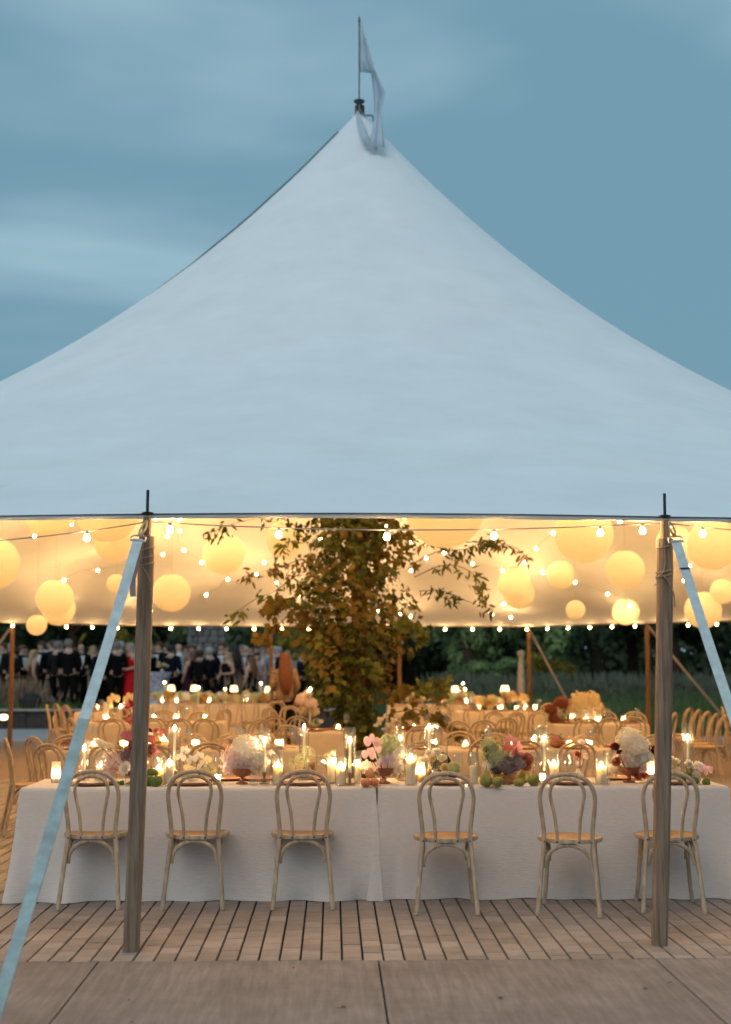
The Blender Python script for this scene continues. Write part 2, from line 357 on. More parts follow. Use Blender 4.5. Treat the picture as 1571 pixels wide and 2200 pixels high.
for py, xa, xb in rows:
    for j in range(NCc):
        t = j / (NCc - 1); fy = -.05 - .75 * ss(200, 316, py); q = ad(xa + (xb - xa) * t, py + (4 * math.sin(t * PI) if py > 300 else 0), FLX.y + fy)
        vs.append((q.x - FLX.x, fy + .02 + .05 * math.sin(t * 3 * PI + py * .01) * min(1, py / 160), q.z))
b.add(vs, [(k * NCc + j, k * NCc + j + 1, k * NCc + NCc + j + 1, k * NCc + NCc + j) for k in range(len(rows) - 1) for j in range(NCc - 1)])
o = b.build('flag_cloth', pm('pale_blue_flag_cloth', (.80, .85, .90), .7, .03, 5, trans=.6), fg, True, 80)
md = o.modifiers.new('t', 'SOLIDIFY'); md.thickness = .006
rows = [(240, 765, 770), (262, 766, 778), (285, 770, 788), (312, 782, 800)]
b = MB(); vs = []
for py, xa, xb in rows:
    for j in range(5):
        t = j / 4; q = ad(xa + (xb - xa) * t, py, FLX.y - .25 - .5 * (py - 240) / 72); vs.append((q.x - FLX.x, q.y - FLX.y + .04 * math.sin(t * 6), q.z))
b.add(vs, [(k * 5 + j, k * 5 + j + 1, k * 5 + 6 + j, k * 5 + 5 + j) for k in range(3) for j in range(4)])
o = b.build('flag_fold', MATS['pale_blue_flag_cloth'], fg, True, 80); md = o.modifiers.new('t', 'SOLIDIFY'); md.thickness = .006

# ------------------------------------------------------------------ tent poles
def chamfer_pole(name, base, top, w, mat, label, pin=True, lash=None, group=None):
    B, T = V(base), V(top); root = empty(name, B); tag(root, label, 'pole', group); ax = T - B; L = ax.length
    b = MB(); q = w / 2; c = w * .22; oct_ = [(-q, -q + c), (-q + c, -q), (q - c, -q), (q, -q + c), (q, q - c), (q - c, q), (-q + c, q), (-q, q - c)]
    lev = [(0, .97), (.02, 1), (.25, 1.02), (.5, 1.03), (.75, 1.0), (.93, .98), (.952, .95), (.956, .62), (.985, .58), (1.0, .5)]
    vs = []
    for t, k in lev:
        p = ax * t; bow = .006 * math.sin(PI * t)
        vs += [(p.x + x * k + bow, p.y + y * k, p.z) for x, y in oct_]
    b.add(vs, [(i * 8 + j, i * 8 + (j + 1) % 8, i * 8 + 8 + (j + 1) % 8, i * 8 + 8 + j) for i in range(len(lev) - 1) for j in range(8)] + [tuple(range(7, -1, -1)), tuple((len(lev) - 1) * 8 + j for j in range(8))])
    b.build('shaft', mat, root, True, 30)
    if pin:
        b = MB(); b.tube([ax * .985, ax + V((0, 0, .155))], [.009, .009], 8); b.build('pin', M_iron, root)
        b = MB(); b.lathe([(0, 0), (.034, 0), (.036, .006), (.02, .010), (0, .011)], 14, tuple(ax + V((0, 0, .018)))); b.build('washer', M_iron, root)
    if lash:
        for z in lash:
            rr = w * .72; b = MB()
            b.tube([ax * (z / L) + V((rr * math.cos(a * PI / 8 + PI / 8) * .80, rr * math.sin(a * PI / 8 + PI / 8) * .80, .014 * math.cos(a * PI / 8))) for a in range(16)], .0042, 5, True); b.build('lashing', M_twine, root)
        b = MB(); zz = lash[0] / L
        b.tube(spl([ax * zz + V((-.035, -w * .62, 0)), ax * zz + V((.0, -w * .72, -.03)), ax * zz + V((.035, -w * .66, -.10)), ax * zz + V((.045, -w * .6, -.19))]), .004, 5)
        b.tube(spl([ax * zz + V((-.035, -w * .62, 0)), ax * zz + V((-.06, -w * .7, -.02)), ax * zz + V((-.055, -w * .68, -.05)), ax * zz + V((-.075, -w * .66, -.065))]), .004, 5)
        b.tube(spl([ax * zz + V((-.03, -w * .62, .0)), ax * (1.6 * zz / 2 + .2 * 1) + V((-.01, -w * .55, 0)), ax * .99 + V((-.02, -w * .4, 0))]), .003, 5)
        b.build('cord_tail', M_twine, root)
    return root
pb = gp(282, 2043, 0); chamfer_pole('tent_pole', (pb.x, pb.y, 0), (-1.07, 7.76, 2.425), .086, M_pole, 'thick weathered wooden tent pole left of the front tables', True, (2.15, 2.19, 2.24), 'front tent poles')
pb = gp(1417, 2030, 0); chamfer_pole('tent_pole', (pb.x, pb.y, 0), (1.95, 7.84, 2.425), .086, M_pole, 'thick weathered wooden tent pole right of the front tables', True, (2.10, 2.125, 2.27), 'front tent poles')
for (i, lab) in ((9, 'slim rear tent pole right of the leafy column, nearest the right edge'), (10, 'slim rear tent pole with a guy rope right of the leafy column'), (11, 'slim rear tent pole half hidden by the leafy column'),
                 (12, 'leaning slim rear tent pole beside the red-haired woman'), (14, 'slim rear tent pole at the far left by the terrace wall')):
    x, y = POSTS[i]; d = (V((x, y)) - TC).normalized() * (-.02 if i != 12 else .0)
    chamfer_pole('rear_tent_pole', (x + d.x + (.10 if i == 12 else 0), y + d.y, 0), (x, y, 2.42), .085, M_pole2, lab, True, None, 'rear tent poles')

# ------------------------------------------------------------------ guy straps
def ribbon(b, A, B, w, th, side):
    d = (B - A).normalized(); s = (side - d * side.dot(d)).normalized(); n_ = d.cross(s); pts = []
    m = 16
    for k in range(m + 1):
        p = A.lerp(B, k / m) - V((0, 0, .018 * math.sin(PI * k / m)))
        tw = .04 * math.sin(k * .9); s2 = (s + n_ * tw).normalized(); n2 = d.cross(s2)
        pts += [p - s2 * w / 2 - n2 * th / 2, p + s2 * w / 2 - n2 * th / 2, p + s2 * w / 2 + n2 * th / 2, p - s2 * w / 2 + n2 * th / 2]
    b.add(pts, [(k * 4 + j, k * 4 + (j + 1) % 4, k * 4 + 4 + (j + 1) % 4, k * 4 + 4 + j) for k in range(m) for j in range(4)] + [(3, 2, 1, 0), tuple(m * 4 + j for j in range(4))])
def strap(topn, anchor, split, label, tail, stitch=False):
    root = empty('guy_strap', anchor); tag(root, label, 'strap', 'guy straps')
    A = V(topn) - V(anchor); Z = V((0, 0, 0)); side = V((1, 0, .05)); L = A.length
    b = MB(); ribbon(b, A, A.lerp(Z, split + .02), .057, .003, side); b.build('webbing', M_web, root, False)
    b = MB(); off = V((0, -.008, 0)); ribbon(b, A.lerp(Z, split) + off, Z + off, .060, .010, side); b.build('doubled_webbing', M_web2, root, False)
    d = (Z - A).normalized(); s = (side - d * side.dot(d)).normalized()
    b = MB(); b.tube([A + s * .043 + d * .012, A - s * .043 + d * .012, A - s * .043 - d * .012, A - s * .026 - d * .026, A + s * .026 - d * .026, A + s * .043 - d * .012], .0075, 6, True, .7); b.build('buckle', M_zinc, root)
    hk = V((-1.07 if topn[0] < 0 else 1.95, 7.74, 2.40)) - V(anchor)
    b = MB(); b.tube(spl([A - d * .028, (A + hk) / 2 + V((-.012, -.01, 0)), hk, (A + hk) / 2 + V((.014, .0, .0)), A - d * .028]), .007, 6); b.build('loop', pm('webbing_loop', (.55, .42, .2), .7), root)
    if tail:
        b = MB(); T0 = A.lerp(Z, .03) + V((.02, .03, 0)); P = [T0, T0 + V((-.035, .01, -.16)), T0 + V((-.03, .01, -.26))]
        ribbon(b, P[0], P[1], .03, .003, side); ribbon(b, P[1], P[2], .032, .003, V((1, .2, .4))); b.build('loose_tail', M_zinc if False else pm('mauve_webbing', (.33, .29, .32), .75), root, False)
    if stitch:
        b = MB(); q = A.lerp(Z, .075); b.box(q + V((0, -.004, 0)), (.062, .008, .008), Matrix.Rotation(-.05, 3, 'Y')); b.build('keeper_band', M_iron, root, False)
    b = MB(); b.tube([(0, 0, -.25), (0, 0, .10)], [.014, .018], 8); b.lathe([(0, .10), (.03, .10), (.03, .125), (0, .13)], 10); b.build('stake', M_iron, root)
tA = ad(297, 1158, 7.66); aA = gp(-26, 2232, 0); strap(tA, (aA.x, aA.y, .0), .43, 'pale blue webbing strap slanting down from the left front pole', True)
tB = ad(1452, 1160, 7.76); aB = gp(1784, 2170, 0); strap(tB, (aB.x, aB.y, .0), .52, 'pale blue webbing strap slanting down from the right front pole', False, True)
M_guy = pm('grey_guy_webbing', (.33, .30, .28), .8, .2, 20)
for i, px, py, lab in ((9, 1560, 1545, 'grey guy strap running right from the rear pole near the right edge'), (10, 1228, 1520, 'grey guy strap falling right of the rear pole past the meadow'), (14, -70, 1480, 'grey guy strap running left from the rear pole by the terrace wall')):
    T0 = V((POSTS[i][0], POSTS[i][1] + .04, 2.40)); q = ad(px, py, T0.y + 1.2); d = q - T0; t = (T0.z - .02) / -d.z; A = T0 + d * t
    root = empty('rear_guy_strap', A); tag(root, lab, 'strap', 'rear guy straps'); b = MB(); ribbon(b, T0 - A, V((0, 0, 0)), .05, .004, V((1, 0, 0))); b.build('webbing', M_guy, root, False)
    b = MB(); b.tube([(0, 0, -.2), (0, 0, .08)], .015, 6); b.build('stake', M_iron, root)

# ------------------------------------------------------------------ string lights
bb = MB(); bb.lathe([(0, -.062), (.012, -.0605), (.020, -.053), (.0235, -.042), (.021, -.030), (.014, -.018), (.0115, -.010), (0, -.009)], 10); ME_BULB = bb.mesh('bulb', M_bulb); ME_BIN = bb.mesh('bulb', M_bulb_in); ME_BRE = bb.mesh('bulb', M_bulb_re); ME_BFR = bb.mesh('bulb', M_bulb_fr)
bb = MB(); bb.lathe([(0, .012), (.010, .011), (.0125, .006), (.0125, -.014), (.010, -.016)], 8); ME_SOCK = bb.mesh('socket', pm('pale_socket', (.45, .42, .4), .5))
M_wire = pm('grey_wire', (.30, .28, .27), .6)
def string(path, bulbs, label, rad=.004, scale=1.0, group='string lights', me=None):
    root = empty('string_light', path[0]); tag(root, label, 'string lights', group); o0 = V(path[0])
    b = MB(); b.tube([V(p) - o0 for p in path], rad, 5); b.build('wire', M_wire, root)
    for p in bulbs:
        q = mk('bulb', me or ME_BULB, root, V(p) - o0 - V((0, 0, .012 * scale)), None, scale); mk('socket', ME_SOCK, q)
def sagline(A, B, sag, n=24): return [A.lerp(B, k / n) - V((0, 0, sag * 4 * (k / n) * (1 - k / n))) for k in range(n + 1)]
def along(path, start, step, end=0):
    out = []; acc = -start
    for a, c in zip(path, path[1:]):
        l = (c - a).length
        while acc + l >= 0 and l > 0:
            t = -acc / l
            if 0 <= t <= 1: out.append(a.lerp(c, t))
            acc -= step
            if acc + l < 0: break
        acc += l
    return out
PL = V((-1.07, 7.80, 2.40)); PR = V((1.95, 7.88, 2.41)); PLL = V((-4.0, 8.47, 2.38)); PRR = V((4.9, 8.52, 2.40))
pth = sagline(PLL, PL, .10)[:-1] + sagline(PL, PR, .045)[:-1] + sagline(PR, PRR, .06)
fb = []
for px in (-40, 175, 383, 610, 838, 1063, 1293, 1395, 1500):
    best = min(pth, key=lambda q: abs((785.5 + F * ((q - CAM).dot(RT)) / ((q - CAM).dot(FWD))) - px)); i = pth.index(best); fb.append(best)
string(pth, fb, 'string of large round bulbs sagging just under the front eave', scale=.8)
bp_ = []
for i in range(8, 16):
    bp_ += [V((POSTS[i][0], POSTS[i][1] - .06, 2.405)).lerp(V((POSTS[i + 1][0], POSTS[i + 1][1] - .06, 2.405)), k / 10) + (TC.to_3d() - V((POSTS[i][0], POSTS[i][1], 0))).normalized() * .06 for k in range(10)]
string(bp_, along(bp_, .3, .585), 'row of glowing bulbs strung along the rear eave', me=ME_BRE)
NS = [' toward the leafy column', '']
dirs = ['front left', 'front right', 'right front', 'far right front', 'right side', 'outer right side', 'middle right side', 'right rear side', 'right rear', 'rear right corner', 'rear right', 'rear centre right', 'rear centre left', 'rear left', 'rear left corner', 'left rear',
        'outer left rear', 'middle left side', 'outer left side', 'left side', 'left front', 'far left front']
for i, (x, y) in enumerate(POSTS):
    d = V((x, y)) - TC; m = []
    for k in range(25):
        t = .26 + .63 * k / 24; drop = (.46 + .18 * math.sin(PI * ((k % 8) / 8))) * (1 - .62 * ss(.7, .95, t))
        q = TC + d * t + V((-d.y, d.x)).normalized() * (.75 * math.sin(k * .55 + i * 2.1) * (1 - ss(.7, .9, t) * .6)); m.append(V((q.x, q.y, prof(t) - drop)))
    step = .62 if 6 < i < 18 else .8
    string(m, along(m, .35 + .1 * (i % 3), step), 'bulb string running under the canopy from the %s eave up to the peak' % dirs[i], .003, .62, me=ME_BFR if i < 4 or i > 18 else ME_BIN)

# ------------------------------------------------------------------ paper lanterns
M_paper = pm('rice_paper', (.86, .79, .64), .8, .05, 3, (1, 1, 14), .15, 18, .1, trans=.55)
LN = [(-4.7, 18.75, 2.98, .37, 'huge paper lantern cut by the left edge of the picture'), (-4.24, 20.14, 3.83, .37, 'large paper lantern half hidden by the front eave at the far left'), (-3.21, 19.19, 3.76, .45, 'largest paper lantern at left, half hidden by the eave beside the left pole'),
      (-3.22, 19.9, 3.38, .30, 'paper lantern peeping out below the large one left of the left pole'), (-4.45, 21.75, 2.65, .30, 'mid-sized lantern low at left overlapping another'), (-4.88, 24.17, 2.58, .30, 'lantern tucked behind the mid-sized one low at left'),
      (-4.30, 19.77, 2.16, .15, 'smallest lantern hanging lowest at left below the eave line'), (-3.31, 20.71, 2.82, .15, 'small lantern just left of the pale blue strap'), (-2.53, 21.22, 2.71, .30, 'mid-sized lantern immediately right of the left pole'),
      (-1.91, 23.64, 3.53, .37, 'dim large lantern between the left pole and the leafy column'), (-.74, 20.71, 3.51, .30, 'dim lantern behind twigs left of the leafy column'), (1.24, 14.83, 3.30, .44, 'very large near lantern at the eave right of the leafy column'),
      (3.82, 20.39, 3.57, .45, 'largest lantern at right, midway between column and right pole'), (3.97, 23.39, 3.15, .25, 'small lantern under the largest lantern at right'), (4.51, 20.71, 3.05, .30, 'mid-sized lantern just left of the right pole'),
      (3.35, 24.86, 3.09, .30, 'upper lantern of the overlapping pair right of the column'), (3.50, 25.3, 2.92, .29, 'lower lantern of the overlapping pair right of the column'), (3.73, 20.71, 2.43, .15, 'small bright lantern low at right near the rear eave'),
      (5.44, 25.0, 2.57, .25, 'lantern touching the rear eave left of the right pole'), (5.55, 21.75, 3.55, .30, 'lantern directly behind the top of the right pole'), (5.51, 19.42, 3.32, .37, 'large lantern beside the right strap at the right edge'),
      (6.24, 21.48, 2.76, .20, 'small lantern at the right edge above a larger low one'), (5.99, 21.75, 2.47, .30, 'low large lantern crossed by the right strap'), (-1.6, 17.4, 5.2, .40, 'hidden high lantern left inside the peak'), (2.3, 17.2, 5.3, .40, 'hidden high lantern right inside the peak'),
      (-5.2, 14.2, 3.55, .36, 'hidden lantern inside the canopy at front left'), (5.6, 14.2, 3.6, .36, 'hidden lantern inside the canopy at front right')]  # the hidden lanterns are out of view, added to light the ceiling
prf = []
for k in range(45):
    a = -PI / 2 + PI * (.03 + .94 * k / 44); prf.append((math.cos(a) * (1 - .012 * (k % 2)), math.sin(a) * .985))
lm = MB().lathe(prf, 36).mesh('paper_globe', M_paper, True, 80)
cm = MB().tube([(.22 * math.cos(a * PI / 10), .22 * math.sin(a * PI / 10), .97) for a in range(20)], .014, 5, True).mesh('top_ring', M_wire)
for x, y, z, r, lab in LN:
    if 'hidden high' in lab or lab.startswith('hidden'): lab = {-1.6: 'unseen lantern added high in the peak left of the pole, behind the eave', 2.3: 'unseen lantern added high in the peak right of the pole, behind the eave', -5.2: 'unseen lantern added above the front eave at far left', 5.6: 'unseen lantern added above the front eave at far right'}[x]
    root = empty('paper_lantern', (x, y, z)); tag(root, lab, 'lantern', 'paper lanterns')
    mk('paper_globe', lm, root, (0, 0, 0), (0, 0, random.uniform(0, 6)), r); mk('top_ring', cm, root, None, None, r)
    ctop = max(.1, canvas_z(x, y) - z - .03)
    b = MB(); b.tube([(0, 0, r * .6), (0, 0, max(ctop, r + .02))], .0018, 5); b.lathe([(0, r * .62), (.02, r * .60), (.028, r * .5), (0, r * .45)], 8); b.build('cord', M_wire, root)
    ld = bpy.data.lights.new('lantern_lamp', 'POINT'); ld.energy = 25 * r * r; ld.color = (1, .70, .34); ld.shadow_soft_size = r * .18
    lo = bpy.data.objects.new('lamp', ld); col.objects.link(lo); lo.parent = root; lo.location = (0, 0, r * .22)

# ------------------------------------------------------------------ bentwood chairs
def chair_proto():
    root = empty('bentwood_chair', (0, 0, 0)); tag(root, 'x', 'chair')
    half = [(-.195, -.265, .0), (-.178, -.225, .2), (-.160, -.188, .40), (-.153, -.182, .47), (-.158, -.190, .56), (-.170, -.206, .66), (-.174, -.220, .735), (-.158, -.236, .80), (-.118, -.248, .85), (-.06, -.255, .876)]
    full = half + [(0, -.257, .884)] + [(-x, y, z) for x, y, z in reversed(half)]
    P = spl(full, 5); n = len(P)
    b = MB(); b.tube(P, [.0155 - .003 * abs(1 - 2 * abs(i / (n - 1) - .5) * 1) * .6 if True else .014 for i in range(n)], 9); b.build('back_hoop', M_chair, root)
    half = [(-.070, -.187, .452), (-.071, -.192, .50), (-.080, -.203, .60), (-.097, -.218, .69), (-.108, -.230, .755), (-.095, -.240, .808), (-.055, -.247, .842)]
    full = half + [(0, -.249, .853)] + [(-x, y, z) for x, y, z in reversed(half)]
    b = MB(); b.tube(spl(full, 5), .0115, 8); b.build('inner_hoop', M_chair, root)
    st = MB(); m = 28; prof_ = [(.86, .446), (.985, .440), (1.0, .452), (.985, .466), (.86, .468)]; vs = []
    for r, z in prof_:
        for j in range(m):
            a = 2 * PI * j / m; x = .212 * r * math.copysign(abs(math.cos(a)) ** .9, math.cos(a)); y = .205 * r * math.copysign(abs(math.sin(a)) ** .9, math.sin(a)); vs.append((x * (1 + .06 * y / .2), y, z))
    k = len(prof_); st.add(vs, [(i * m + j, i * m + (j + 1) % m, ((i + 1) % k) * m + (j + 1) % m, ((i + 1) % k) * m + j) for i in range(k) for j in range(m)])
    s = st.build('seat', M_chair, root)
    c = MB(); vs = [(0, 0, .458)]
    for j in range(m):
        a = 2 * PI * j / m; x = .187 * math.copysign(abs(math.cos(a)) ** .9, math.cos(a)); y = .181 * math.copysign(abs(math.sin(a)) ** .9, math.sin(a)); vs.append((x * (1 + .06 * y / .2), y, .4665))
    c.add(vs, [(0, 1 + j, 1 + (j + 1) % m) for j in range(m)]); c.build('cane_panel', M_cane, s)
    for sx in (-1, 1):
        b = MB(); b.tube(spl([(sx * .150, .150, .445), (sx * .158, .160, .30), (sx * .172, .178, .12), (sx * .186, .196, 0)]), [.017, .0165, .016, .0155, .015] + [.014] * 20, 8); b.build('leg', M_chair, root)
    arch = lambda A, B, C: [V(((A.x + B.x) / 2, (A.y + B.y) / 2, A.z)) + (B - A) * .5 * -math.cos(PI * t / 18) + V((0, 0, (C.z - A.z) * math.sin(PI * t / 18) ** .85)) for t in range(19)]
    for A, B in (((-.150, -.180, .285), (.150, -.180, .285)), ((-.150, -.165, .285), (-.146, .146, .285)), ((.150, -.165, .285), (.146, .146, .285))):
        A, B = V(A), V(B); C = (A + B) / 2; C.z = .43; b = MB(); b.tube(arch(A, B, C), .0135, 7); b.build('arch_brace', M_chair, root)
    for x in (-.15, -.07, .07, .15):
        b = MB(); b.lathe([(0, .004), (.005, .003), (.006, 0)], 8); o = b.build('screw', M_iron, root); o.location = (x, -.207 if abs(x) > .1 else -.199, .452); o.rotation_euler = (PI / 2, 0, 0)
    return root
CH = chair_proto(); used = [False]
def chair(loc, rz, label, group):
    if not used[0]: o = CH; used[0] = True
    else: o = copy_tree(CH)
    o.location = (loc[0], loc[1], 0.001); o.rotation_euler = (0, 0, rz); o['label'] = label; o['group'] = group
    return o
fr = [(190, 1955, 1, 'first bentwood chair from the left along the front tables, crossed by the blue strap'), (414, 1956, 0, 'second bentwood chair from the left along the front tables'), (651, 1955, 2, 'third bentwood chair from the left, left of the cloth seam'),
      (961, 1966, -3, 'fourth bentwood chair from the left, right of the cloth seam'), (1222, 1970, -13, 'fifth bentwood chair from the left, turned slightly at the front tables'), (1448, 1962, -6, 'sixth bentwood chair from the left, partly behind the right pole')]
for px, py, a, lab in fr:
    q = gp(px, py, 0); chair((q.x + .265 * -math.sin(R(a)), q.y + .255), R(a), lab, 'chairs along the front tables')
def chairs(lst, group):
    for px, ty, a, lab in lst:
        q = gp(px, ty, .885); o = V((0, -.25)); c, s = math.cos(R(a)), math.sin(R(a)); chair((q.x - (c * o.x - s * o.y), q.y - (s * o.x + c * o.y)), R(a), lab, group)
chairs([(14, 1588, -72, 'bentwood chair cut by the left edge, seen from its side'), (72, 1584, -48, 'bentwood chair at the left with its hoop turned half sideways'), (104, 1600, -28, 'bentwood chair just left of the small votive at the table end')], 'chairs at the left end of the second row')
chairs([(232, 1601, 4, 'chair back behind the front-left flowers, at the second-row table'), (335, 1602, -6, 'chair back behind the pillar candles right of the left pole'), (450, 1597, 8, 'chair back rising above the white orchids at the second-row table'),
        (1048, 1590, -14, 'chair back right of the tapers, behind the green blooms'), (1241, 1594, 6, 'chair back behind the wine glass left of the white hydrangea'), (1352, 1596, -4, 'chair back hidden mostly by the tall white hydrangea'),
        (501, 1576, 176, 'chair facing us above the big blush hydrangea'), (300, 1578, 184, 'chair facing us behind the left second-row flowers'), (988, 1573, 168, 'chair facing us right of the taper candles, second row'), (1180, 1577, 190, 'chair facing us behind the pink blooms, second row'), (1412, 1580, 150, 'chair turned at the right end of the second-row table')], 'second-row chairs')
chairs([(620, 1559, -22, 'chair back left of the leafy column at the small table'), (640, 1540, 172, 'chair facing us left of the leafy column behind the small table'), (905, 1560, 20, 'chair back right of the leafy column at the small table'), (930, 1556, 40, 'second chair right of the leafy column, turned sideways'), (240, 1544, 4, 'third-row chair back left of the pink flower tower'), (386, 1544, -6, 'third-row chair back right of the pink flower tower'),
        (1090, 1542, 28, 'third-row chair turned sideways right of the column'), (1110, 1531, 32, 'third-row chair behind the turned one right of the column'), (1360, 1541, -4, 'third-row chair back left of the right pole'), (1363, 1530, 178, 'third-row chair facing us left of the right pole'), (1215, 1524, 184, 'third-row chair facing us behind the rust cascade'), (1262, 1545, 10, 'third-row chair back under the tall cream flowers')], 'third-row chairs')
chairs([(461, 1506, 3, 'left chair back standing alone before the long rear table'), (537, 1505, -3, 'right chair back standing alone before the long rear table'), (405, 1509, 15, 'rear-row chair back near the left lamp'), (425, 1526, 60, 'rear-row chair seen from the side left of the pair'), (484, 1524, 55, 'chair turned sideways between the rear-row pair'), (578, 1522, -42, 'chair turned sideways at the right end of the long rear table'), (624, 1518, 178, 'chair facing us beside the red-haired woman'),
        (1019, 1517, 2, 'chair back standing before the rear-right table'), (950, 1515, 12, 'chair back behind the blossom branch'), (985, 1508, -6, 'far chair back near the rear-right lamp'), (1124, 1519, 0, 'chair back at the right end of the rear-right table'), (1062, 1530, -35, 'turned chair right of the rear-right chair back'), (1180, 1512, 182, 'far chair facing us under the rear right flowers')], 'rear chairs')
chairs([(101, 1515, -82, 'leftmost chair of the cluster left of the blue strap'), (121, 1513, -60, 'second chair of the cluster left of the blue strap'), (141, 1516, -52, 'third chair of the cluster left of the blue strap'), (152, 1544, -58, 'nearest low chair of the cluster left of the blue strap'), (117, 1540, -84, 'nearest edge-on chair of the cluster left of the blue strap'), (198, 1512, -20, 'chair behind the blue strap by the third-row table')], 'chair cluster at the left')
rowlab = ['farthest chair of the edge-on row at the right', 'second farthest chair of the edge-on row at the right', 'middle chair of the edge-on row at the right', 'second nearest chair of the edge-on row at the right', 'nearest chair of the edge-on row at the right edge']
chairs([(1482 + k * 19, 1522 + k * 4, 52 + 5 * (k % 2), rowlab[k]) for k in range(5)] + [(1552 + k * 14, 1519 + k * 4, -100, lab) for k, lab in enumerate(('chair behind the edge-on row at the right edge', 'second chair behind the edge-on row at the right edge'))] + [(1428, 1536, 50, 'chair with open hoops immediately right of the right pole'), (1450, 1532, 62, 'chair half turned between right pole and the edge-on row')], 'chair row at the right')

chairs([(560, 1597, -6, 'chair back just left of the tall taper cylinder, second row'), (908, 1594, 10, 'chair back behind the votive right of centre, second row'), (1130, 1592, 5, 'chair back behind the rust blooms, second row'), (410, 1577, 182, 'chair facing us above the white orchids, second row'), (560, 1575, 186, 'chair facing us left of the small table by the column'), (1062, 1576, 174, 'chair facing us above the green blooms'), (1262, 1577, 183, 'chair facing us left of the white hydrangea'), (150, 1580, 178, 'chair facing us beside the blue strap')], 'more second-row chairs')
chairs([(330, 1543, 9, 'third-row chair back directly right of the left pole'), (440, 1545, -9, 'third-row chair back at the right end of the left table'), (300, 1528, 178, 'third-row chair facing us beside the left pole'), (352, 1527, 184, 'third-row chair facing us right of the left pole'), (428, 1529, 172, 'third-row chair facing us under the rear lamps'), (560, 1546, 40, 'turned chair in the aisle left of the column'), (590, 1538, -30, 'second turned chair in the aisle left of the column'), (1310, 1543, 6, 'third-row chair back under the cream flower mound'), (1300, 1528, 176, 'third-row chair facing us beside the cream flower mound'), (985, 1550, -35, 'turned chair in the aisle right of the column'), (1040, 1548, 12, 'chair back in the aisle right of the column'), (878, 1536, 15, 'chair back partly behind the column leaves')], 'more third-row chairs')
chairs([(370, 1507, -4, 'rear-row chair back under the first table lamp'), (500, 1508, 4, 'rear-row chair back between the lone pair'), (595, 1507, 10, 'rear-row chair back beside the black trousers'), (860, 1513, 8, 'rear-row chair back just right of the column'), (905, 1516, -6, 'rear-row chair back under the far candle'), (1068, 1512, 178, 'rear-row chair facing us at the fourth-row table'), (1160, 1528, 20, 'rear-row chair back left of the rust cascade'), (215, 1520, 10, 'chair back at the far left table'), (255, 1521, -12, 'second chair back at the far left table')], 'more rear chairs')

# ------------------------------------------------------------------ tables under linen cloths
TZ = .75
def table(x0, x1, y0, dep, label, group, front=False, z=TZ, seed=0):
    rnd = random.Random(seed); root = empty('draped_table', ((x0 + x1) / 2, y0 + dep / 2, 0)); tag(root, label, 'table', group)
    hx, hy = (x1 - x0) / 2, dep / 2; m = MB(); per = []; step = .022 if front else .05; rc = .02
    n1 = int(2 * hx / step); n2 = int(2 * hy / step)
    for k in range(n1): per.append((-hx + 2 * hx * k / n1, -hy, 0, -1))
    for k in range(n2): per.append((hx, -hy + 2 * hy * k / n2, 1, 0))
    for k in range(n1): per.append((hx - 2 * hx * k / n1, hy, 0, 1))
    for k in range(n2): per.append((-hx, hy - 2 * hy * k / n2, -1, 0))
    m_ = len(per); lev = [(0, 0), (.004, .3), (.012, .8), (.03, 1), (.1, 1), (.2, 1), (.32, 1), (.45, 1), (.56, 1), (.64, 1), (.70, 1), (z - .012, 1), (z - .002, 1)] if front else [(0, 0), (.01, .7), (.03, 1), (.25, 1), (.5, 1), (z - .004, 1)]
    vs = []
    for d, s in lev:
        for i, (x, y, nx, ny) in enumerate(per):
            q = d / z; cx, cy_ = hx - abs(x), hy - abs(y); corner = max(0, 1 - (cx + cy_) / .14)
            gx, gy = (math.copysign(.7, x), math.copysign(.7, y)) if corner > 0 else (0, 0)
            fold = ((.05 if front else .024) * noise.noise(V((x * 2.2 + seed, y * 2.2, d * .8))) + (.016 if front else .006) * noise.noise(V((x * 7 + seed, y * 7, d * 1.4)))) * q
            if front: fold += .022 * q ** 3 * math.sin(x * 15 + seed + 2 * noise.noise(V((x, seed, 0)))) + .028 * max(0, 1 - abs(hx - abs(x)) / .22) * q * math.sin(abs(hx - abs(x)) * 42) + .02 * q ** 2 * max(0, noise.noise(V((x * 1.3, 5., seed)))) + .05 * max(0, q - .82) * 6 * noise.noise(V((x * 5, seed, 2)))
            fl_ = .035 * q ** 1.5 + fold; off = rc * s - rc + fl_
            px = x + nx * off * (1 - corner) + gx * corner * (off + .05 * q ** 1.3); py = y + ny * off * (1 - corner) + gy * corner * (off + .05 * q ** 1.3)
            hem = 0
            if q > .97: hem = .008 * max(0, noise.noise(V((x * 3.1, y * 3.1, seed + 4.)))) - .001
            vs.append((px, py, z - d + hem))
    L = len(lev)
    fs = [(k * m_ + (i + 1) % m_, k * m_ + i, (k + 1) * m_ + i, (k + 1) * m_ + (i + 1) % m_) for k in range(L - 1) for i in range(m_)] + [tuple(range(m_))]
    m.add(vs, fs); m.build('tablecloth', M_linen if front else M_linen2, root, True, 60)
    b = MB(); b.box((0, 0, z - .035), (2 * hx - .06, 2 * hy - .06, .03)); b.build('tabletop', M_bark, root, False)
    return root
table(-2.12, .296, 9.35, .76, 'front table at left under pale linen, its cloth ending at the centre seam', 'draped tables', True, seed=1)
table(.312, 2.73, 9.37, .76, 'front table at right under pale linen, from the centre seam to the frame edge', 'draped tables', True, seed=2)
def rowtab(pxa, pxb, py, lab, seed, dep=.76):
    A = gp(pxa, py, TZ); B = gp(pxb, py, TZ); y = (A.y + B.y) / 2; table(A.x, B.x, y, dep, lab, 'draped tables', seed=seed); return (A.x, B.x, y, dep)
TB = {}
TB['left second-row table'] = rowtab(100, 640, 1612, 'second-row draped table at left with stacked plates at its end', 3)
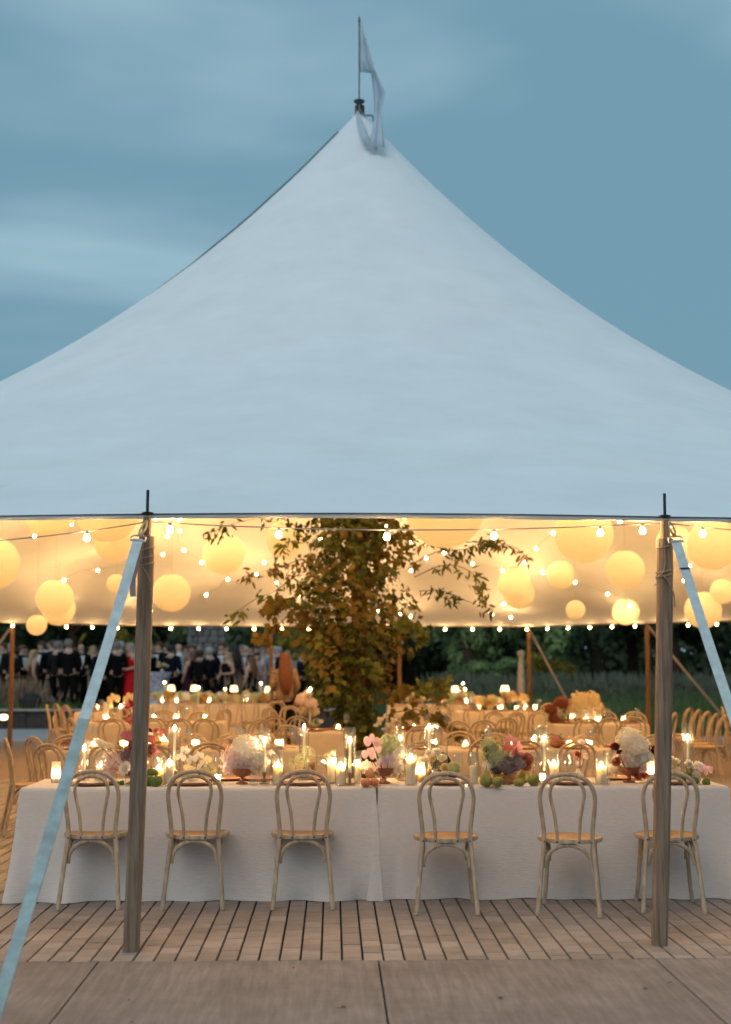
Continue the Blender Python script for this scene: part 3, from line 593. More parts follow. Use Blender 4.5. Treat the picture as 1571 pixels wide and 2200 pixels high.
TB['right second-row table'] = rowtab(862, 1405, 1612, 'second-row draped table at right behind the pink blooms', 4)
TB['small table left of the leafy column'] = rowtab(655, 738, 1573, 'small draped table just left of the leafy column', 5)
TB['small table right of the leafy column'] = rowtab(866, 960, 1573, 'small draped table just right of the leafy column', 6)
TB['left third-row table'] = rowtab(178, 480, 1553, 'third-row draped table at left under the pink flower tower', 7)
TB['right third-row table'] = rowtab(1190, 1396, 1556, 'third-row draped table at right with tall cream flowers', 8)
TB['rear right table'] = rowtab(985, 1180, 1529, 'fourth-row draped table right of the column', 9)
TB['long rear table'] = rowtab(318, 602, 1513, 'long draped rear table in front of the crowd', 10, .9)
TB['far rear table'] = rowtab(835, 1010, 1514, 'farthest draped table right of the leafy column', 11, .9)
TB['far left table'] = rowtab(160, 300, 1530, 'draped table at the far left behind the blue strap', 12)

# ------------------------------------------------------------------ tableware
def flame(parent, z, s=1.0):
    mk('flame', ME_FLAME, parent, (0, 0, z), (0, 0, random.uniform(0, 6)), s)
ME_FLAME = MB().lathe([(0, -.002), (.0045, .003), (.0065, .009), (.0055, .018), (.003, .027), (0, .036)], 8).mesh('flame', M_flame)
ME_WICK = MB().tube([(0, 0, -.004), (.001, 0, .006)], .0012, 5).mesh('wick', M_wick)
def candle(p, r, h, label, lit=True, taper=False, group='table candles'):
    root = empty('candle', p); tag(root, label, 'candle', group)
    if taper:
        b = MB(); b.lathe([(0, 0), (.032, 0), (.033, .004), (.012, .010), (.008, .05), (.013, .055), (.014, .075), (.0115, .078)], 12); b.build('holder', M_brassb, root)
        b = MB(); b.lathe([(.0108, .06), (.0105, h * .6), (.0085, h - .012), (.004, h - .002), (0, h - .004)], 10); b.build('wax', M_wax, root)
    else:
        b = MB(); b.lathe([(0, 0), (r * .98, 0), (r, .004), (r, h - .006), (r * .93, h - .001), (r * .8, h - .006), (r * .3, h - .010), (0, h - .011)], 16); b.build('wax', M_wax, root)
    hz = h - (.004 if taper else .008); mk('wick', ME_WICK, root, (0, 0, hz))
    if lit: flame(root, hz + .006, 1.0 if taper else .85)
    return root
def cyl_mesh(r, h, base=.008, mat=None): return MB().lathe([(0, 0), (r * .96, 0), (r, .004), (r, h - .001), (r - .0015, h), (r - .0028, h - .001), (r - .003, base), (0, base)], 20).mesh('glass', mat or M_glass)
def cyl(p, r, h, label, mat=None, group='glass candle cylinders'):
    o = mk('glass_cylinder', cyl_mesh(r, h, mat=mat), None, p); tag(o, label, 'glass', group); return o
# kind: T taper, P pillar, V votive, U unlit pillar, E empty
CY = [(120, 20, 1637, .55, 'V', 1668), (180, 24, 1588, .5, 'T', 1612), (217, 28, 1610, .45, 'P', 1646), (342, 26, 1626, .25, 'P', 1652), (374, 27, 1563, .45, 'T', 1570), (364, 24, 1632, .1, 'P', 1641), (568, 25, 1566, .2, 'T', 1596), (597, 27, 1604, .2, 'P', 1645),
      (653, 23, 1563, .95, 'T', 1567), (712, 24, 1622, .35, 'P', 1638), (732, 25, 1626, .12, 'P', 1647), (752, 24, 1564, .12, 'T', 1596), (769, 18, 1614, .4, 'P', 1642), (860, 22, 1561, .75, 'T', 1592), (883, 26, 1602, .12, 'P', 1629),
      (903, 22, 1626, .55, 'V', 1660), (923, 24, 1561, .55, 'T', 1567), (950, 26, 1600, .8, 'E', 0), (1018, 22, 1614, .3, 'U', 1645), (1170, 22, 1560, .35, 'T', 1592), (1191, 27, 1611, .35, 'P', 1642), (1293, 28, 1621, .18, 'P', 1647),
      (1311, 28, 1612, .7, 'E', 0), (1403, 24, 1628, .5, 'V', 1660), (1437, 22, 1556, .75, 'T', 1590), (1480, 24, 1556, .72, 'T', 1590), (466, 18, 1664, .3, 'V', 1672), (1166, 13, 1662, .1, 'V', 1668)]
TY = 9.36
order = sorted(range(len(CY)), key=lambda i: CY[i][0]); rank = {i: k for k, i in enumerate(order)}
kn = {'T': 'tall clear cylinder around a lit taper', 'P': 'clear cylinder around a lit pillar candle', 'V': 'short votive glass with a low flame', 'U': 'clear cylinder around an unlit white candle', 'E': 'empty clear cylinder'}
kc = {'T': 'tall lit ivory taper', 'P': 'thick lit ivory pillar candle', 'V': 'low glowing votive candle', 'U': 'unlit white pillar candle'}
for i, (px, w_, ty, f_, kd, ct) in enumerate(CY):
    Y = TY + .05 + .62 * f_; q = ad(px, 1680, Y); s_ = F / ((q - CAM).dot(FWD)); r = w_ / 2 / s_; top = ad(px, ty, Y).z - TZ; P = (q.x, Y, TZ + .002)
    if top < .03: top = .05
    nm = ORD[rank[i]] + ' from the left'
    cyl(P, r, top, '%s, %s along the front tables' % (kn[kd], nm), M_frost if kd == 'V' else None)
    if kd == 'E': continue
    h = max(.02, ad(px, ct, Y).z - TZ - .01)
    if kd == 'V': h = max(.012, min(h, top * .45)); candle((P[0], P[1], TZ + .011), r * .82, h, '%s in the %s glass cylinder from the left, front tables' % (kc[kd], ORD[rank[i]]))
    else: candle((P[0], P[1], TZ + .011), r * .80, h, '%s in the %s glass cylinder from the left, front tables' % (kc[kd], ORD[rank[i]]), kd != 'U', kd == 'T')
WG = MB().lathe([(0, 0), (.034, .0005), (.033, .003), (.006, .008), (.004, .02), (.004, .075), (.010, .083), (.028, .098), (.037, .122), (.038, .145), (.033, .178), (.030, .20), (.0292, .20), (.032, .178), (.0368, .145), (.0358, .122), (.027, .10), (0, .086)], 18).mesh('wine_glass', M_glass)
TUM = MB().lathe([(0, 0), (.032, 0), (.036, .01), (.038, .09), (.0368, .09), (.034, .012), (0, .010)], 16).mesh('tumbler', M_glass)
wgl = [(470, 1626, .5), (553, 1640, .85), (690, 1624, .45), (985, 1618, .5), (1016, 1612, .65), (1221, 1618, .45), (1100, 1600, .9), (1150, 1560, 1.0), (305, 1640, .8), (255, 1610, .95), (1340, 1640, .9), (1384, 1630, .3)]
for k, (px, ty, f_) in enumerate(sorted(wgl)):
    Y = TY + .05 + .62 * f_; q = ad(px, 1680, Y); o = mk('wine_glass', WG, None, (q.x, Y, TZ + .002), (0, 0, random.uniform(0, 6)), random.uniform(.95, 1.05)); tag(o, '%s stemmed wine glass from the left on the front tables' % ORD[k], 'glass', 'front wine glasses')
for k, (px, f_) in enumerate([(278, .05), (545, .08), (1000, .06), (1302, .05)]):
    Y = TY + .05 + .62 * f_; q = ad(px, 1690, Y); o = mk('tumbler', TUM, None, (q.x, Y, TZ + .002), None, .8); tag(o, '%s small water tumbler from the left near the front table edge' % ORD[k], 'glass', 'front tumblers')
CHG = MB().lathe([(0, .003), (.10, .003), (.115, .006), (.148, .012), (.152, .014), (.150, .0165), (.115, .010), (.10, .007), (0, .007)], 28).mesh('charger_plate', M_terra)
DIN = MB().lathe([(0, 0), (.07, 0), (.105, .010), (.108, .013), (.07, .004), (0, .004)], 24).mesh('dinner_plate', pm('cream_stoneware', (.55, .50, .42), .5, .06))
FORK = MB(); FORK.add([(-.004, 0, 0), (.004, 0, 0), (.0035, .11, .003), (.010, .14, .001), (.011, .185, .004), (.0055, .187, .004), (.005, .15, .002), (.0022, .187, .004), (-.0022, .187, .004), (-.005, .15, .002), (-.0055, .187, .004), (-.011, .185, .004), (-.010, .14, .001), (-.0035, .11, .003)], [(0, 1, 2, 13), (13, 2, 3, 12), (12, 3, 4, 5, 6), (12, 6, 7, 8, 9), (12, 9, 10, 11)])
FK = FORK.mesh('fork', M_silver, False)
KN = MB(); KN.add([(-.005, 0, .0005), (.005, 0, .0005), (.0045, .10, .003), (.006, .115, .002), (.009, .19, .002), (.002, .215, .002), (-.0035, .20, .002), (-.004, .10, .003)], [(0, 1, 2, 7), (7, 2, 3, 4, 5, 6)]); KN = KN.mesh('knife', M_silver, False)
for k, (px, _, _, lab) in enumerate(fr):
    q = ad(px + (8 if k == 0 else 0), 1690, 9.56); n_ = ORD[k]
    tag(mk('charger_plate', CHG, None, (q.x, 9.545, TZ + .003)), 'terracotta charger plate in front of the %s chair from the left' % n_, 'plate', 'front charger plates')
    tag(mk('dinner_plate', DIN, None, (q.x, 9.545, TZ + .0105)), 'cream plate on the terracotta charger of the %s front chair' % n_, 'plate', 'front dinner plates')
    tag(mk('fork', FK, None, (q.x - .175, 9.46, TZ + .003), (0, 0, .05)), 'silver fork left of the plate of the %s front chair' % n_, 'fork', 'front forks')
    tag(mk('knife', KN, None, (q.x + .175, 9.45, TZ + .003), (0, 0, -.04)), 'silver knife right of the plate of the %s front chair' % n_, 'knife', 'front knives')
for k, (px, f_) in enumerate([(480, .95), (560, .98), (680, .98), (1075, .95), (1330, .95)]):
    q = ad(px, 1680, 9.37 + .60); tag(mk('charger_plate', CHG, None, (q.x, 9.95, TZ + .003)), 'charger plate at the far side of the front tables, %s from the left' % ORD[k], 'plate', 'far-side charger plates')

# ------------------------------------------------------------------ flowers and fruit
def petal_face(b, c, d, n, l, w_, cup=.25):
    d = d.normalized(); s = d.cross(n).normalized(); n = n.normalized()
    b.add([c, c + d * l * .5 + s * w_ * .5 + n * cup * l * .3, c + d * l + n * cup * l, c + d * l * .5 - s * w_ * .5 + n * cup * l * .3], [(0, 1, 2, 3)])
def fib(n):
    for i in range(n):
        z = 1 - 2 * (i + .5) / n; a = i * 2.39996; r = math.sqrt(1 - z * z); yield V((r * math.cos(a), r * math.sin(a), z))
def hyd(seed, n=110, lo=-.55):
    rn = random.Random(seed); b = MB()
    for p in fib(n):
        if p.z < lo: continue
        lob = 1 + .22 * noise.noise(p * 2.2 + V((seed, 0, 0))); c = p * lob * .86; nn = (p + V((rn.uniform(-.5, .5), rn.uniform(-.5, .5), rn.uniform(-.5, .5)))).normalized(); t = nn.orthogonal().normalized(); a0 = rn.uniform(0, 2)
        for k in range(4): petal_face(b, c, Matrix.Rotation(a0 + k * PI / 2, 3, nn) @ t, nn, .20 * rn.uniform(.8, 1.2), .19, .25)
    b.lathe([(0, -.6), (.55, -.4), (.72, 0), (.55, .5), (0, .72)], 10); return b
def dahlia(seed, n=70):
    b = MB(); rn = random.Random(seed)
    for i in range(n):
        t = i / n; a = i * 2.39996; el = (1 - t) * 1.15 - .1; d = V((math.cos(a) * math.cos(el), math.sin(a) * math.cos(el), math.sin(el))); nn = V((-math.cos(a) * math.sin(el), -math.sin(a) * math.sin(el), math.cos(el)))
        petal_face(b, d * .22, d, nn, .4 + .42 * t, .30, .28)
    b.lathe([(0, -.25), (.2, -.1), (.25, .1), (0, .3)], 8); return b
def orchid(seed):
    b = MB(); nz = V((0, -1, 0))
    for a, l, w_ in ((90, .95, .7), (210, .9, .62), (330, .9, .62), (10, 1.0, 1.05), (170, 1.0, 1.05)):
        d = V((math.cos(R(a)), 0, math.sin(R(a)))); s = d.cross(nz); m = 6; vs = [V((0, 0, 0))]
        rim = [(.25, .55), (.55, .95), (.8, .85), (.97, .4), (1.0, 0), (.97, -.4), (.8, -.85), (.55, -.95), (.25, -.55)]
        vs += [d * l * u + s * (w_ / 2 * v) + nz * (.18 * math.sin(u * 2.4) - .10 * v * v) for u, v in rim]
        b.add(vs, [(0, k + 1, k + 2) for k in range(8)])
    return b
def puff(seed, n=220):
    b = MB(); rn = random.Random(seed)
    for p in fib(n):
        q = (p + V((rn.uniform(-.3, .3), rn.uniform(-.3, .3), rn.uniform(-.3, .3)))).normalized(); c = q * rn.uniform(.3, .6); t = q.orthogonal().normalized(); petal_face(b, c, q, t, rn.uniform(.3, .5), .05, .1)
        petal_face(b, q * rn.uniform(.8, 1), t, q, .1, .1, .1)
    return b
def rose(seed):
    b = MB(); rn = random.Random(seed)
    for i in range(26):
        t = i / 26; a = i * 2.39996; r = .12 + .5 * t; el = 1.35 - 1.0 * t; d = V((math.cos(a) * math.cos(el), math.sin(a) * math.cos(el), math.sin(el))); s = V((-math.sin(a), math.cos(a), 0)); c = V((math.cos(a) * r * .5, math.sin(a) * r * .5, .35 - .5 * t)); l = .45 + .25 * t; w_ = .5 + .3 * t; o = V((math.cos(a), math.sin(a), 0)) * .08
        b.add([c - s * w_ * .3, c + s * w_ * .3, c + d * l * .7 + s * w_ * .55 - o, c + d * l + o, c + d * l * .7 - s * w_ * .55 - o], [(0, 1, 2, 3, 4)])
    b.lathe([(0, -.35), (.3, -.2), (.35, .1), (0, .4)], 8); return b
def sprig(seed, n=16):
    b = MB(); rn = random.Random(seed); pth = spl([(0, 0, 0), (rn.uniform(-.1, .1), rn.uniform(-.1, .1), .5), (rn.uniform(-.3, .3), rn.uniform(-.2, .2), 1)], 6); b.tube(pth, .012, 4)
    for i in range(n):
        p = pth[int(i * len(pth) / n)]; a = i * 2.4; d = V((math.cos(a), math.sin(a), rn.uniform(.0, .7))); petal_face(b, p, d, V((0, 0, 1)), rn.uniform(.25, .4), .16, -.1)
    return b
BM = {}
def bloom_mesh(kind, colr, v):
    k = (kind, colr, v)
    if k not in BM:
        b = {'hyd': hyd, 'dah': dahlia, 'orc': orchid, 'puf': puff, 'ros': rose, 'spr': sprig}[kind](v + 1); BM[k] = b.mesh({'hyd': 'hydrangea', 'dah': 'dahlia', 'orc': 'orchid', 'puf': 'fluffy_bloom', 'ros': 'rose', 'spr': 'leaf_sprig'}[kind], M_sprig if kind == 'spr' else PET[colr], kind in ('orc', 'ros'), 80)
    return BM[k]
def vessel(kind, root):
    b = MB()
    if kind == 'compote': b.lathe([(0, 0), (.045, 0), (.042, .008), (.015, .02), (.014, .045), (.05, .06), (.075, .085), (.080, .11), (.072, .108), (.0, .075)], 18); return b.build('compote', M_copper, root)
    if kind == 'bud': b.lathe([(0, 0), (.028, 0), (.040, .03), (.036, .06), (.014, .085), (.016, .10), (.012, .10), (0, .05)], 14); return b.build('bud_vase', pm('pale_ceramic', (.55, .45, .36), .4), root)
    if kind == 'bowl': b.lathe([(0, 0), (.05, 0), (.085, .03), (.095, .07), (.088, .07), (0, .03)], 18); return b.build('bowl', M_brassb, root)
    if kind == 'glassv': b.lathe([(0, 0), (.03, 0), (.034, .08), (.032, .08), (.028, .006), (0, .006)], 14); return b.build('glass_vase', M_glass, root)
def arrangement(label, px, f_, ves, blooms, Y=None, z=TZ, group='flower arrangements'):
    Y = Y or TY + .05 + .62 * f_; q = ad(px, 1680, Y) if Y < 11 else gp(px, 1600, z); q = V((ad(px, 1680 if Y < 11 else 1540, Y).x, Y, z + .002)); root = empty('flower_arrangement', q); tag(root, label, 'flowers', group)
    if ves: vessel(ves, root)
    stems = MB()
    for bl in blooms:
        kind, colr, bx, by, rpx = bl[:5]; dy = bl[5] if len(bl) > 5 else random.uniform(-.04, .05)
        P = ad(bx, by, Y + dy); s_ = F / ((P - CAM).dot(FWD)); r = rpx / s_ * (.9 if kind == 'orc' else 1.2); L = P - q
        nm = bloom_mesh(kind, colr, random.randrange(3)); rot = (random.uniform(-.5, .3), random.uniform(-.4, .4), random.uniform(-.6, .6)) if kind == 'orc' else ((random.uniform(.2, 1.2), random.uniform(-.5, .5), random.uniform(0, 6)) if kind in ('dah', 'ros') else (random.uniform(-.4, .4), random.uniform(-.4, .4), random.uniform(0, 6)))
        mk(nm.name.split('.')[0], nm, root, L, rot, r)
        if L.z > .12: stems.tube(spl([(0, 0, .06), (L.x * .4, L.y * .4, L.z * .5), L]), .0025, 4)
    if stems.v: stems.build('stem', M_sprig, root)
    return root
H = 'hyd'
arrangement('tall mixed bouquet of pink hydrangea and white dahlias behind the left pole', 284, .35, 'compote',
  [(H, 'blush', 247, 1640, 26), (H, 'blush', 232, 1660, 16), ('dah', 'white', 214, 1602, 18, -.08), ('dah', 'white', 235, 1606, 15), ('dah', 'white', 270, 1652, 15, -.12), ('dah', 'white', 312, 1648, 14), ('ros', 'rust', 283, 1605, 14, -.1), (H, 'rust', 316, 1612, 18), (H, 'mauve', 278, 1622, 16), ('ros', 'coral', 322, 1590, 14), ('ros', 'pink', 330, 1614, 12), ('ros', 'wine', 300, 1568, 9),
   (H, 'pink', 275, 1582, 15), ('ros', 'coral', 282, 1552, 14), ('dah', 'wine', 320, 1570, 8), ('ros', 'blush', 292, 1535, 15), ('orc', 'orchid', 232, 1672, 12, -.15), ('ros', 'cream', 300, 1640, 14), ('spr', 'g', 255, 1625, 26), ('spr', 'g', 300, 1625, 24), (H, 'white', 300, 1660, 14)])
arrangement('white orchid sprays in a low vase between the two left chairs', 415, .4, 'bud', [('orc', 'white', 388, 1628, 14), ('orc', 'white', 398, 1612, 13), ('orc', 'white', 412, 1633, 14), ('orc', 'white', 428, 1625, 13), ('orc', 'white', 436, 1644, 14), ('orc', 'cream', 405, 1650, 13), ('orc', 'white', 424, 1655, 12), ('orc', 'cream', 446, 1632, 11), ('spr', 'g', 452, 1662, 18), ('puf', 'green', 451, 1655, 15), ('spr', 'g', 405, 1670, 14)])
arrangement('huge blush white hydrangea mound in a rust compote', 520, .3, 'compote', [(H, 'white', 530, 1612, 30), (H, 'blush', 508, 1632, 30), (H, 'blush', 528, 1640, 30), (H, 'white', 552, 1636, 22), (H, 'white', 520, 1600, 18), ('ros', 'blush', 566, 1628, 13), (H, 'blush', 497, 1650, 16), (H, 'white', 548, 1655, 16), ('ros', 'blush', 580, 1620, 10)])
arrangement('fuzzy green blooms in a small glass vase right of the tall taper', 650, .35, 'glassv', [('puf', 'green', 657, 1624, 20), ('puf', 'green', 634, 1642, 17), ('puf', 'cream', 640, 1650, 14), ('ros', 'pink', 640, 1664, 12, -.12), ('ros', 'orchid', 622, 1668, 11, -.12), ('spr', 'g', 630, 1640, 14)])
arrangement('small cream blossom stems beside the third wine glass', 716, .5, 'bud', [('ros', 'cream', 705, 1628, 12), ('ros', 'white', 717, 1620, 10), ('ros', 'white', 696, 1640, 9), ('ros', 'cream', 712, 1640, 10), ('spr', 'g', 708, 1655, 14)])
arrangement('pink orchids and beige hydrangeas in the centre by the cloth seam', 826, .35, 'compote', [('orc', 'orchid', 799, 1594, 21, -.12), ('orc', 'orchid', 792, 1622, 18, -.12), ('orc', 'orchid', 808, 1612, 16, -.1), ('orc', 'blush', 788, 1643, 14, -.1), (H, 'green', 838, 1604, 24), (H, 'white', 858, 1618, 17), (H, 'blush', 826, 1652, 22), (H, 'white', 848, 1648, 18), (H, 'blush', 805, 1655, 15), ('orc', 'lilac', 836, 1632, 15, -.12), ('orc', 'lilac', 818, 1638, 12, -.12), (H, 'green', 822, 1620, 16), (H, 'white', 790, 1656, 12), ('spr', 'g', 850, 1600, 18)])
arrangement('white blossom cluster in a pale bud vase right of centre', 936, .35, 'bud', [('ros', 'white', 920, 1620, 11), ('ros', 'white', 938, 1618, 12), ('ros', 'white', 950, 1630, 11), ('ros', 'cream', 930, 1634, 10), ('ros', 'white', 912, 1634, 9), ('spr', 'g', 935, 1640, 16), (H, 'green', 975, 1652, 14), ('ros', 'cream', 957, 1652, 13)])
arrangement('bright pink and green bouquet with dark blooms in a brass bowl', 1086, .25, 'bowl', [(H, 'green', 1060, 1622, 22), (H, 'green', 1050, 1604, 17), (H, 'green', 1075, 1632, 18), (H, 'mauve', 1090, 1648, 20), (H, 'mauve', 1070, 1652, 16), (H, 'mauve', 1112, 1640, 16), ('orc', 'pink', 1098, 1592, 17, -.08), ('orc', 'pink', 1112, 1604, 15, -.08), ('orc', 'coral', 1092, 1608, 14, -.1), ('ros', 'pink', 1110, 1618, 13), ('ros', 'pink', 1120, 1628, 13), (H, 'rust', 1132, 1632, 13), (H, 'rust', 1130, 1648, 11), ('spr', 'g', 1040, 1600, 24), ('spr', 'g', 1048, 1632, 22), (H, 'white', 1050, 1645, 12), ('spr', 'g', 1080, 1600, 18)])
arrangement('slender peach stems in a tiny vase left of the right pillar candle', 1243, .35, 'bud', [('ros', 'blush', 1250, 1596, 9), ('ros', 'coral', 1240, 1622, 9), ('ros', 'blush', 1256, 1626, 10), ('ros', 'blush', 1246, 1640, 9), ('spr', 'g', 1248, 1640, 18), ('puf', 'cream', 1272, 1662, 10)])
arrangement('towering cream hydrangea with dark red dahlias left of the right pole', 1352, .4, 'compote', [(H, 'white', 1352, 1590, 25), (H, 'white', 1370, 1604, 24), (H, 'white', 1340, 1606, 20), (H, 'white', 1360, 1632, 28), (H, 'blush', 1342, 1636, 22), (H, 'white', 1384, 1628, 18), (H, 'blush', 1370, 1652, 18), (H, 'cream', 1330, 1655, 15), ('dah', 'wine', 1322, 1606, 11, -.08), ('dah', 'wine', 1331, 1618, 9, -.1), ('dah', 'rust', 1326, 1638, 12, -.1), ('dah', 'wine', 1404, 1616, 14), (H, 'white', 1318, 1652, 11), ('ros', 'coral', 1384, 1668, 11, -.12), ('ros', 'coral', 1370, 1673, 10, -.12), ('dah', 'rust', 1362, 1662, 12, -.15), ('spr', 'g', 1400, 1612, 18)])
arrangement('white stock blooms just right of the right pole', 1450, .4, 'glassv', [('ros', 'white', 1440, 1632, 10), ('ros', 'white', 1452, 1638, 10), ('ros', 'cream', 1446, 1650, 11), (H, 'cream', 1440, 1645, 13), ('ros', 'white', 1456, 1654, 8)])
arrangement('white and orchid pink blooms over limes at the right table end', 1495, .3, 'bud', [('ros', 'white', 1480, 1642, 10), ('ros', 'white', 1500, 1646, 11), ('orc', 'orchid', 1522, 1656, 15, -.1), ('orc', 'lilac', 1512, 1652, 13, -.08), ('ros', 'cream', 1484, 1655, 10), ('spr', 'g', 1475, 1658, 16)])
PEAR = MB().lathe([(0, 0), (.022, .002), (.037, .016), (.041, .034), (.036, .054), (.024, .074), (.017, .088), (.010, .097), (0, .098)], 14)
APP = MB().lathe([(0, .006), (.014, 0), (.030, .008), (.037, .028), (.034, .048), (.020, .060), (.008, .058), (0, .053)], 14)
STM = MB().tube([(0, 0, 0), (.003, 0, .012), (.008, 0, .022)], .0022, 5).mesh('stalk', M_bark)
fm = {'pear': PEAR.mesh('pear_flesh', pm('green_pear_skin', (.23, .22, .05), .5, .25, 22)), 'apple': APP.mesh('peach_flesh', pm('blushed_peach_skin', (.55, .14, .07), .55, .4, 14, c2=(.58, .34, .14))), 'lime': APP.mesh('lime_flesh', pm('green_lime_skin', (.10, .15, .025), .45, .25, 30))}
for kd, px, py, sc_f, a, lab in [('pear', 1044, 1690, 1.15, .3, 'large green pear standing left of the brass bowl'), ('pear', 1062, 1690, .9, 1.0, 'green pear lying beside the large one left of the brass bowl'), ('pear', 1108, 1688, .9, 1.4, 'green pear lying in front right of the brass bowl'), ('pear', 1126, 1682, 1.1, .2, 'tall green pear behind the lying one right of the bowl'), ('pear', 1142, 1688, 1.0, .9, 'rightmost green pear beside the brass bowl'),
                              ('apple', 786, 1691, .95, 0, 'red blushed peach in front of the orchids'), ('apple', 804, 1690, .9, .3, 'paler peach right of the red one in front of the orchids'), ('apple', 795, 1678, .95, .2, 'peach perched behind the two front ones'), ('apple', 822, 1684, .6, 0, 'small peach at the foot of the centre compote'),
                              ('lime', 318, 1689, 1.15, .2, 'front green fruit right of the left pole'), ('lime', 336, 1690, 1.2, .5, 'large green fruit nearest the pillar candle at left'), ('lime', 327, 1676, 1.15, .1, 'green fruit on top of the pile by the left pole'), ('lime', 1466, 1684, .8, .1, 'first green lime at the right table end'), ('lime', 1492, 1686, .85, .4, 'second green lime at the right table end'), ('lime', 1478, 1672, .85, .2, 'upper lime at the right table end'), ('lime', 1512, 1686, .8, .9, 'cut-looking lime nearest the right table corner'), ('lime', 240, 1688, .5, 0, 'small green grape-sized fruit left of the bouquet'), ('lime', 252, 1688, .5, 0, 'second small green fruit left of the bouquet'), ('lime', 262, 1687, .5, 0, 'third small green fruit left of the bouquet')]:
    q = gp(px, py, TZ); z = TZ + .002
    if py < 1680: z = TZ + .045; q = ad(px, py, 9.52)
    root = empty('pear' if kd == 'pear' else ('peach' if kd == 'apple' else 'lime'), (q.x, q.y, z + (.012 if a > .6 and kd == 'pear' else 0))); root.rotation_euler = (a * .9 if a > .6 else a * .2, a * .5 if a > .6 else .05, random.uniform(0, 6)); root.scale = (sc_f,) * 3; tag(root, lab, 'fruit', 'fruit on the front tables')
    mk('flesh', fm[kd], root); mk('stalk', STM, root, (0, 0, .096 if kd == 'pear' else .054))

# ---- rear tables: flowers, candles, glasses, lamps
def far_arr(label, tb, px, blooms, ves='bowl'): return arrangement(label, px, 0, ves, blooms, Y=TB[tb][2] + .35, group='far flower arrangements')
far_arr('pink flower tower topped by pale orchids behind the left pole', 'left third-row table', 278, [('orc', 'cream', 244, 1503, 17), ('orc', 'cream', 277, 1500, 16), ('ros', 'pink', 270, 1515, 10), ('ros', 'coral', 262, 1532, 10), ('ros', 'pink', 285, 1530, 12), ('ros', 'rust', 280, 1545, 9), ('ros', 'blush', 310, 1520, 14), ('ros', 'blush', 300, 1505, 14), (H, 'blush', 308, 1540, 14), ('ros', 'cream', 240, 1520, 10)])
far_arr('cream and yellow flower mound with pink tips on the right third-row table', 'right third-row table', 1255, [(H, 'cream', 1248, 1510, 20), (H, 'cream', 1270, 1505, 18), (H, 'white', 1258, 1530, 22), (H, 'cream', 1282, 1524, 16), (H, 'cream', 1235, 1530, 16), (H, 'white', 1275, 1540, 16), ('ros', 'pink', 1228, 1508, 9), ('ros', 'pink', 1259, 1491, 6), ('ros', 'cream', 1239, 1486, 4), ('ros', 'cream', 1290, 1514, 6), ('ros', 'white', 1296, 1530, 6), ('ros', 'white', 1232, 1494, 5)])
far_arr('rust and green hanging cascade left of the cream flower mound', 'right third-row table', 1202, [(H, 'rust', 1206, 1512, 14), (H, 'rust', 1184, 1526, 13), (H, 'rust', 1190, 1548, 12), (H, 'mauve', 1196, 1562, 11), ('spr', 'g', 1208, 1545, 30), ('spr', 'g', 1212, 1580, 26), (H, 'rust', 1195, 1572, 8), (H, 'green', 1210, 1540, 8), ('puf', 'green', 1168, 1548, 10)])
far_arr('pink and cream flowers on the left second-row table', 'left second-row table', 340, [('ros', 'pink', 352, 1574, 9), ('ros', 'pink', 335, 1572, 9), ('ros', 'cream', 330, 1590, 9), ('ros', 'blush', 318, 1586, 10), (H, 'cream', 345, 1590, 10), (H, 'blush', 310, 1600, 10)])
far_arr('pink roses under the rust cascade on the right second-row table', 'right second-row table', 1200, [('ros', 'pink', 1196, 1592, 12), ('ros', 'pink', 1190, 1602, 9), (H, 'cream', 1150, 1604, 10), (H, 'cream', 1168, 1600, 9), ('ros', 'blush', 1225, 1590, 9), ('spr', 'g', 1212, 1605, 22)])
far_arr('white blossom spray right of the leafy column', 'small table right of the leafy column', 880, [('ros', 'white', 808 + k * 7, 1560 - (k * 37 % 30), 6) for k in range(8)] + [('ros', 'white', 815 + k * 9, 1545 + (k * 23 % 34), 5) for k in range(6)] + [('spr', 'g', 905, 1530, 34), ('spr', 'g', 930, 1520, 30), ('spr', 'g', 890, 1510, 30), ('spr', 'g', 950, 1545, 26)], 'bowl')
far_arr('pale blossom mass between the red-haired woman and the column', 'small table left of the leafy column', 660, [(H, 'blush', 650, 1505, 14), (H, 'blush', 668, 1512, 13), (H, 'cream', 655, 1525, 13), (H, 'rust', 640, 1512, 9), (H, 'cream', 675, 1530, 11), (H, 'blush', 660, 1492, 9), ('puf', 'green', 680, 1552, 10), ('ros', 'white', 672, 1558, 6), ('ros', 'white', 690, 1550, 5)])
def low_mound(tb, xs_, py, label, cols=('cream', 'white', 'cream', 'gold', 'green')):
    far_arr(label, tb, sum(xs_) / 2, [((H if k % 3 else 'ros'), cols[(k * 7) % len(cols)], xs_[0] + (xs_[1] - xs_[0]) * (k + .5) / 9 + random.uniform(-3, 3), py + random.uniform(-8, 5), random.uniform(8, 13), random.uniform(-.1, .1)) for k in range(9)], None)
low_mound('long rear table', (330, 400), 1502, 'low cream flower runner at the left of the long rear table'); low_mound('long rear table', (405, 475), 1503, 'low cream flower runner left of centre on the long rear table')
low_mound('long rear table', (478, 530), 1503, 'low cream flower runner right of centre on the long rear table'); low_mound('long rear table', (530, 596), 1500, 'low cream flower runner at the right of the long rear table')
low_mound('far rear table', (845, 920), 1502, 'low blossom runner at the left of the farthest table'); low_mound('far rear table', (950, 1020), 1500, 'low cream flower runner under the left lamp of the farthest table')
low_mound('rear right table', (1020, 1080), 1512, 'low cream flower runner on the fourth-row table'); low_mound('rear right table', (1080, 1125), 1500, 'taller cream and rust flower mound on the fourth-row table', ('cream', 'blush', 'cream', 'rust'))
